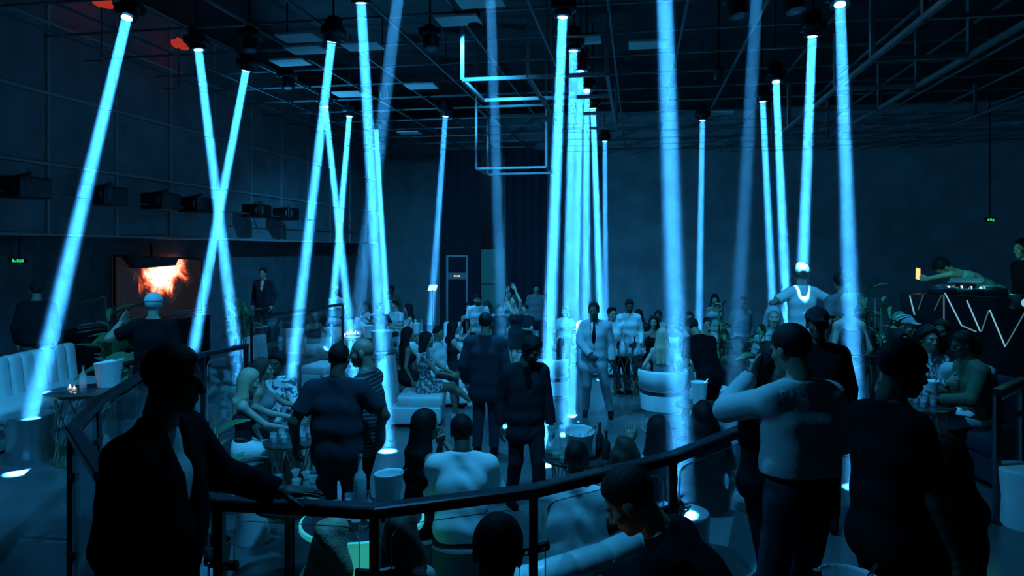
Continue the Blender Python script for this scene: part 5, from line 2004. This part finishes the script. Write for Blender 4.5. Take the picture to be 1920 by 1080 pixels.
person('woman in a black top and white skirt sitting cross-legged on the far sofa', (at(588, 15.15)[0], 15.15), 0, -140, 1.70, fem=True, skin=SKIN_M, hair=('bun', HAIR_K), top=('tank', C_BLACK), bottom=('skirt', C_WHITE), seat=.46, rf=(-.06, .70, .26), rk=(0, .5, 1), lh=(-.12, .2, 1.0), shoes=C_WHITE, vox=.016)
person('person in a white T-shirt and pale glasses bending forward at the rear', (at(897, 15.6)[0], 15.6), 0, 178, 1.72, skin=SKIN_D, hair=('short', HAIR_K), top=('tee', C_WHITE), bottom=('trousers', C_DARK), lean=16, head=(0, 14, 0), glasses=True, vox=.016)
person('woman lifting both arms above her head at the rear', (at(968, 14.8)[0], 14.8), 0, 120, 1.70, fem=True, skin=SKIN_L, hair=('long', HAIR_B), top=('tank', C_DARK), bottom=('skirt', C_DARK), lh=(-.16, .12, 1.86), rh=(.2, .1, 1.80), lhand='open', rhand='open', le=(-1, 0, .2), re=(1, 0, .2), vox=.016)
person('blonde woman with straight hair seen from behind on a tub chair', (at(1243, 11.55)[0], 11.6), 0, -4, 1.70, fem=True, skin=SKIN_L, hair=('long', HAIR_Y), top=('tank', C_GREY), bottom=('skirt', C_DARK), seat=.46, lh=(-.3, .18, .66), vox=.014)
person('dark-haired woman in a low black top facing the blonde woman', (at(1226, 13.4)[0], 13.4), 0, 165, 1.70, fem=True, skin=SKIN_M, hair=('long', HAIR_K), top=('tank', C_BLACK), bottom=('skirt', C_BLACK), seat=.50, eyes=False, vox=.015)
person('fair woman in a white top beside the dark-haired woman', (at(1262, 13.6)[0], 13.6), 0, 170, 1.70, fem=True, skin=SKIN_L, hair=('long', HAIR_Y), top=('tank', C_WHITE), bottom=('skirt', C_WHITE), seat=.48, vox=.016)
person('bearded man in a white shirt holding a glass behind the suited man', (at(1146, 13.6)[0], 13.6), 0, 200, 1.74, skin=SKIN_M, hair=('quiff', HAIR_K), top=('shirt', C_WHITE), bottom=('trousers', C_DARK), seat=.62, rh=(.1, .36, .98), rhand='grip', vox=.015)
person('man in a white shirt leaning over the bottles', (at(1178, 14.3)[0], 14.3), 0, 180, 1.80, skin=SKIN_D, hair=('short', HAIR_K), top=('shirt', C_WHITE), bottom=('trousers', C_DARK), seat=.72, lean=8, head=(0, 15, 0), vox=.015)
person('man with a gold chain sitting on the white sofa in white shorts', (at(1372, 10.5)[0], 10.5), 0, 165, 1.74, skin=SKIN_D, hair=('short', HAIR_K), top=('tank', C_DARK), bottom=('shorts', C_WHITE), seat=.47, lean=10, side=-8, shoes=C_WHITE, lh=(-.1, .44, .78), vox=.015)
person('person in a ruffled white outfit on the end of the white sofa', (at(1428, 10.4)[0], 10.4), 0, 150, 1.70, fem=True, skin=SKIN_L, hair=('bob', HAIR_K), top=('shirt', C_WHITE), bottom=('trousers', C_WHITE), seat=.47, vox=.016, wr=.005)

# --- dark lounge under the DJ booth
person('man in a green jacket and white trousers lounging on the dark sofa', (at(1838, 6.95)[0], 6.95), TIER, 84, 1.76, skin=SKIN_D, hair=('short', HAIR_K), top=('hoodie', C_GREEN), bottom=('trousers', C_WHITE), seat=.45, lean=10, lh=(-.14, .44, .72), rh=(.1, .4, .75), head=(0, 14, 0), vox=.014)
person('person in a pale shirt leaning towards the man in the green jacket', (at(1812, 7.3)[0], 7.3), TIER, 150, 1.74, skin=SKIN_D, hair=('afro', HAIR_K), top=('tee', C_LGREY), bottom=('trousers', C_DARK), seat=.42, lean=22, head=(0, 20, 0), vox=.015)
person('lounge guest in a grey patterned shirt with clasped hands', (at(1738, 7.5)[0], 7.5), TIER, 185, 1.74, skin=SKIN_M, hair=('curly', HAIR_K), top=('shirt', C_FLOR), bottom=('trousers', C_LGREY), seat=.43, rh=(.06, .4, .85), lh=(-.04, .4, .82), vox=.015)
person('lounge guest in a white cap turned towards the bucket', (at(1692, 8.0)[0], 8.0), TIER, 220, 1.74, skin=SKIN_M, hair=('short', C_LGREY), hat='cap', top=('tee', C_GREY), bottom=('trousers', C_DARK), seat=.5, vox=.016)
person('lounge guest in a dark jacket below the glowing zigzag lines', (at(1768, 7.78)[0], 7.78), TIER, 140, 1.76, skin=SKIN_D, hair=('short', HAIR_K), top=('hoodie', C_DARK), bottom=('trousers', C_GREY), seat=.48, lean=8, vox=.016)
person('lounge guest in a pale sleeveless top beside the leafy plant', (at(1682, 7.55)[0], 7.55), TIER, 200, 1.68, fem=True, skin=SKIN_L, hair=('bun', HAIR_K), top=('tank', C_LGREY), bottom=('skirt', C_GREY), seat=.42, vox=.016)
for px, d, t in ((1812, 7.3, 'dark pouf under the guest in the pale shirt'), (1738, 7.5, 'dark pouf under the guest in the patterned shirt'), (1692, 8.0, 'dark pouf under the guest in the white cap'), (1768, 7.78, 'dark pouf under the guest in the dark jacket'), (1682, 7.55, 'dark pouf under the guest in the sleeveless top')):
    drum(t, (at(px, d)[0], d, TIER), .22, .41, OTT, .97, 'pouf')

# --- the DJ and a colleague behind the booth
stg = prism('dj_stage', [(4.97, 9.02), (6.22, 8.1), (8.2, 8.6), (7.5, 10.4), (5.4, 10.4)], TIER, 1.16, TIERM)
tag(stg, 'dark stage block behind the DJ booth', 'stage')
djp = person('DJ in a loose grey-green shirt bending sideways over the decks', (at(1862, 9.0)[0], 9.0), 1.16, 88, 1.74, skin=SKIN_M, hair=('short', HAIR_K), top=('tee', mat('cloth_sage', (.3, .36, .33), .8)), bottom=('trousers', C_BLACK), lean=62, head=(0, 55, 0),
             lh=(-.22, .92, 1.12), le=(-.5, 0, .4), lhand='grip', ldir=(-.1, 1, .1), rh=(.25, .52, .90), vox=.014)
handheld(djp, 'phone with a yellow screen held out over the booth by the DJ', 'wrist_l', (0, .12, .06), (R(80), R(12), R(15)), .075, .15)
person('man in black headphones standing beside the DJ', (at(1925, 8.4)[0], 8.4), 1.16, 90, 1.60, skin=SKIN_M, hair=('short', HAIR_K), top=('tee', C_BLACK), bottom=('trousers', C_BLACK), head=(0, 10, 0), vox=.016)

# --- dim guests at the rear, told apart only by where they sit
g_ = random.Random(11)
tops = [('tee', C_DARK), ('shirt', C_GREY), ('tank', C_BLACK), ('shirt', C_LGREY), ('tee', C_WHITE), ('tank', C_LGREY)]
for k, (px, d, f_, sit) in enumerate([(690, 17.6, 170, 1), (712, 17.4, 200, 1), (742, 17.8, 150, 1), (672, 16.6, -90, 1), (768, 17.0, 100, 1), (880, 17.0, 190, 1), (915, 17.2, 160, 1), (936, 16.8, 200, 1), (955, 17.6, 180, 0), (985, 17.0, 150, 1), (1005, 18.4, 190, 0),
                                    (1235, 15.4, 180, 1), (1198, 15.6, 170, 1), (1290, 14.6, 200, 1), (1325, 13.8, 160, 1), (1340, 16, 180, 0), (1390, 14.5, 190, 0), (735, 19.5, 180, 0), (1060, 16.5, 170, 1), (630, 17.5, 160, 0)]):
    fe = g_.random() < .5
    person('dim guest at the rear tables, seated' if sit else 'dim guest standing at the rear of the hall', (at(px, d)[0], d), 0, f_, g_.uniform(1.64, 1.8), fem=fe, skin=g_.choice([SKIN_D, SKIN_M, SKIN_L]), hair=(('long' if fe else 'short'), g_.choice([HAIR_K, HAIR_B])),
           top=g_.choice(tops), bottom=('trousers', g_.choice([C_DARK, C_GREY])), seat=.46 if sit else None, vox=.022, head=(g_.uniform(-25, 25), g_.uniform(0, 15), 0),
           lh=(-.15, .38, g_.uniform(.75, 1.1)) if sit else None, group='seated guests at the rear' if sit else 'standing guests at the rear')
    if sit and px not in (690, 712, 880, 915, 936, 1198, 1235):
        tub('white tub chair under a dim guest at the rear', (at(px, d)[0], d + .03, 0), f_, .3)['group'] = 'tub chairs at the rear'

# --- high table by the hugging pair, with a bottle and a bucket just in view
ht = empty('high_table', (at(1562, 2.42)[0], 2.42, TIER))
tag(ht, 'tall black bar table by the hugging pair', 'table')
lathe('table_top', [(.2, .77), (.21, .78), (.21, .795), (.001, .80)], DARKTAB, ht, 24)
lathe('pole', [(.03, .02), (.03, .77)], BLACK, ht, 10)
lathe('foot', [(.2, 0), (.2, .015), (.03, .03)], BLACK, ht, 18)
bottle('bottle with a pale cap on the tall bar table', (at(1533, 2.36)[0], 2.36, TIER + .80), .30, .04, mat('dark_bottle', (.02, .03, .03), .1))
bucket('bucket rim just showing on the tall bar table', (at(1590, 2.48)[0], 2.48, TIER + .80), .10, .225)
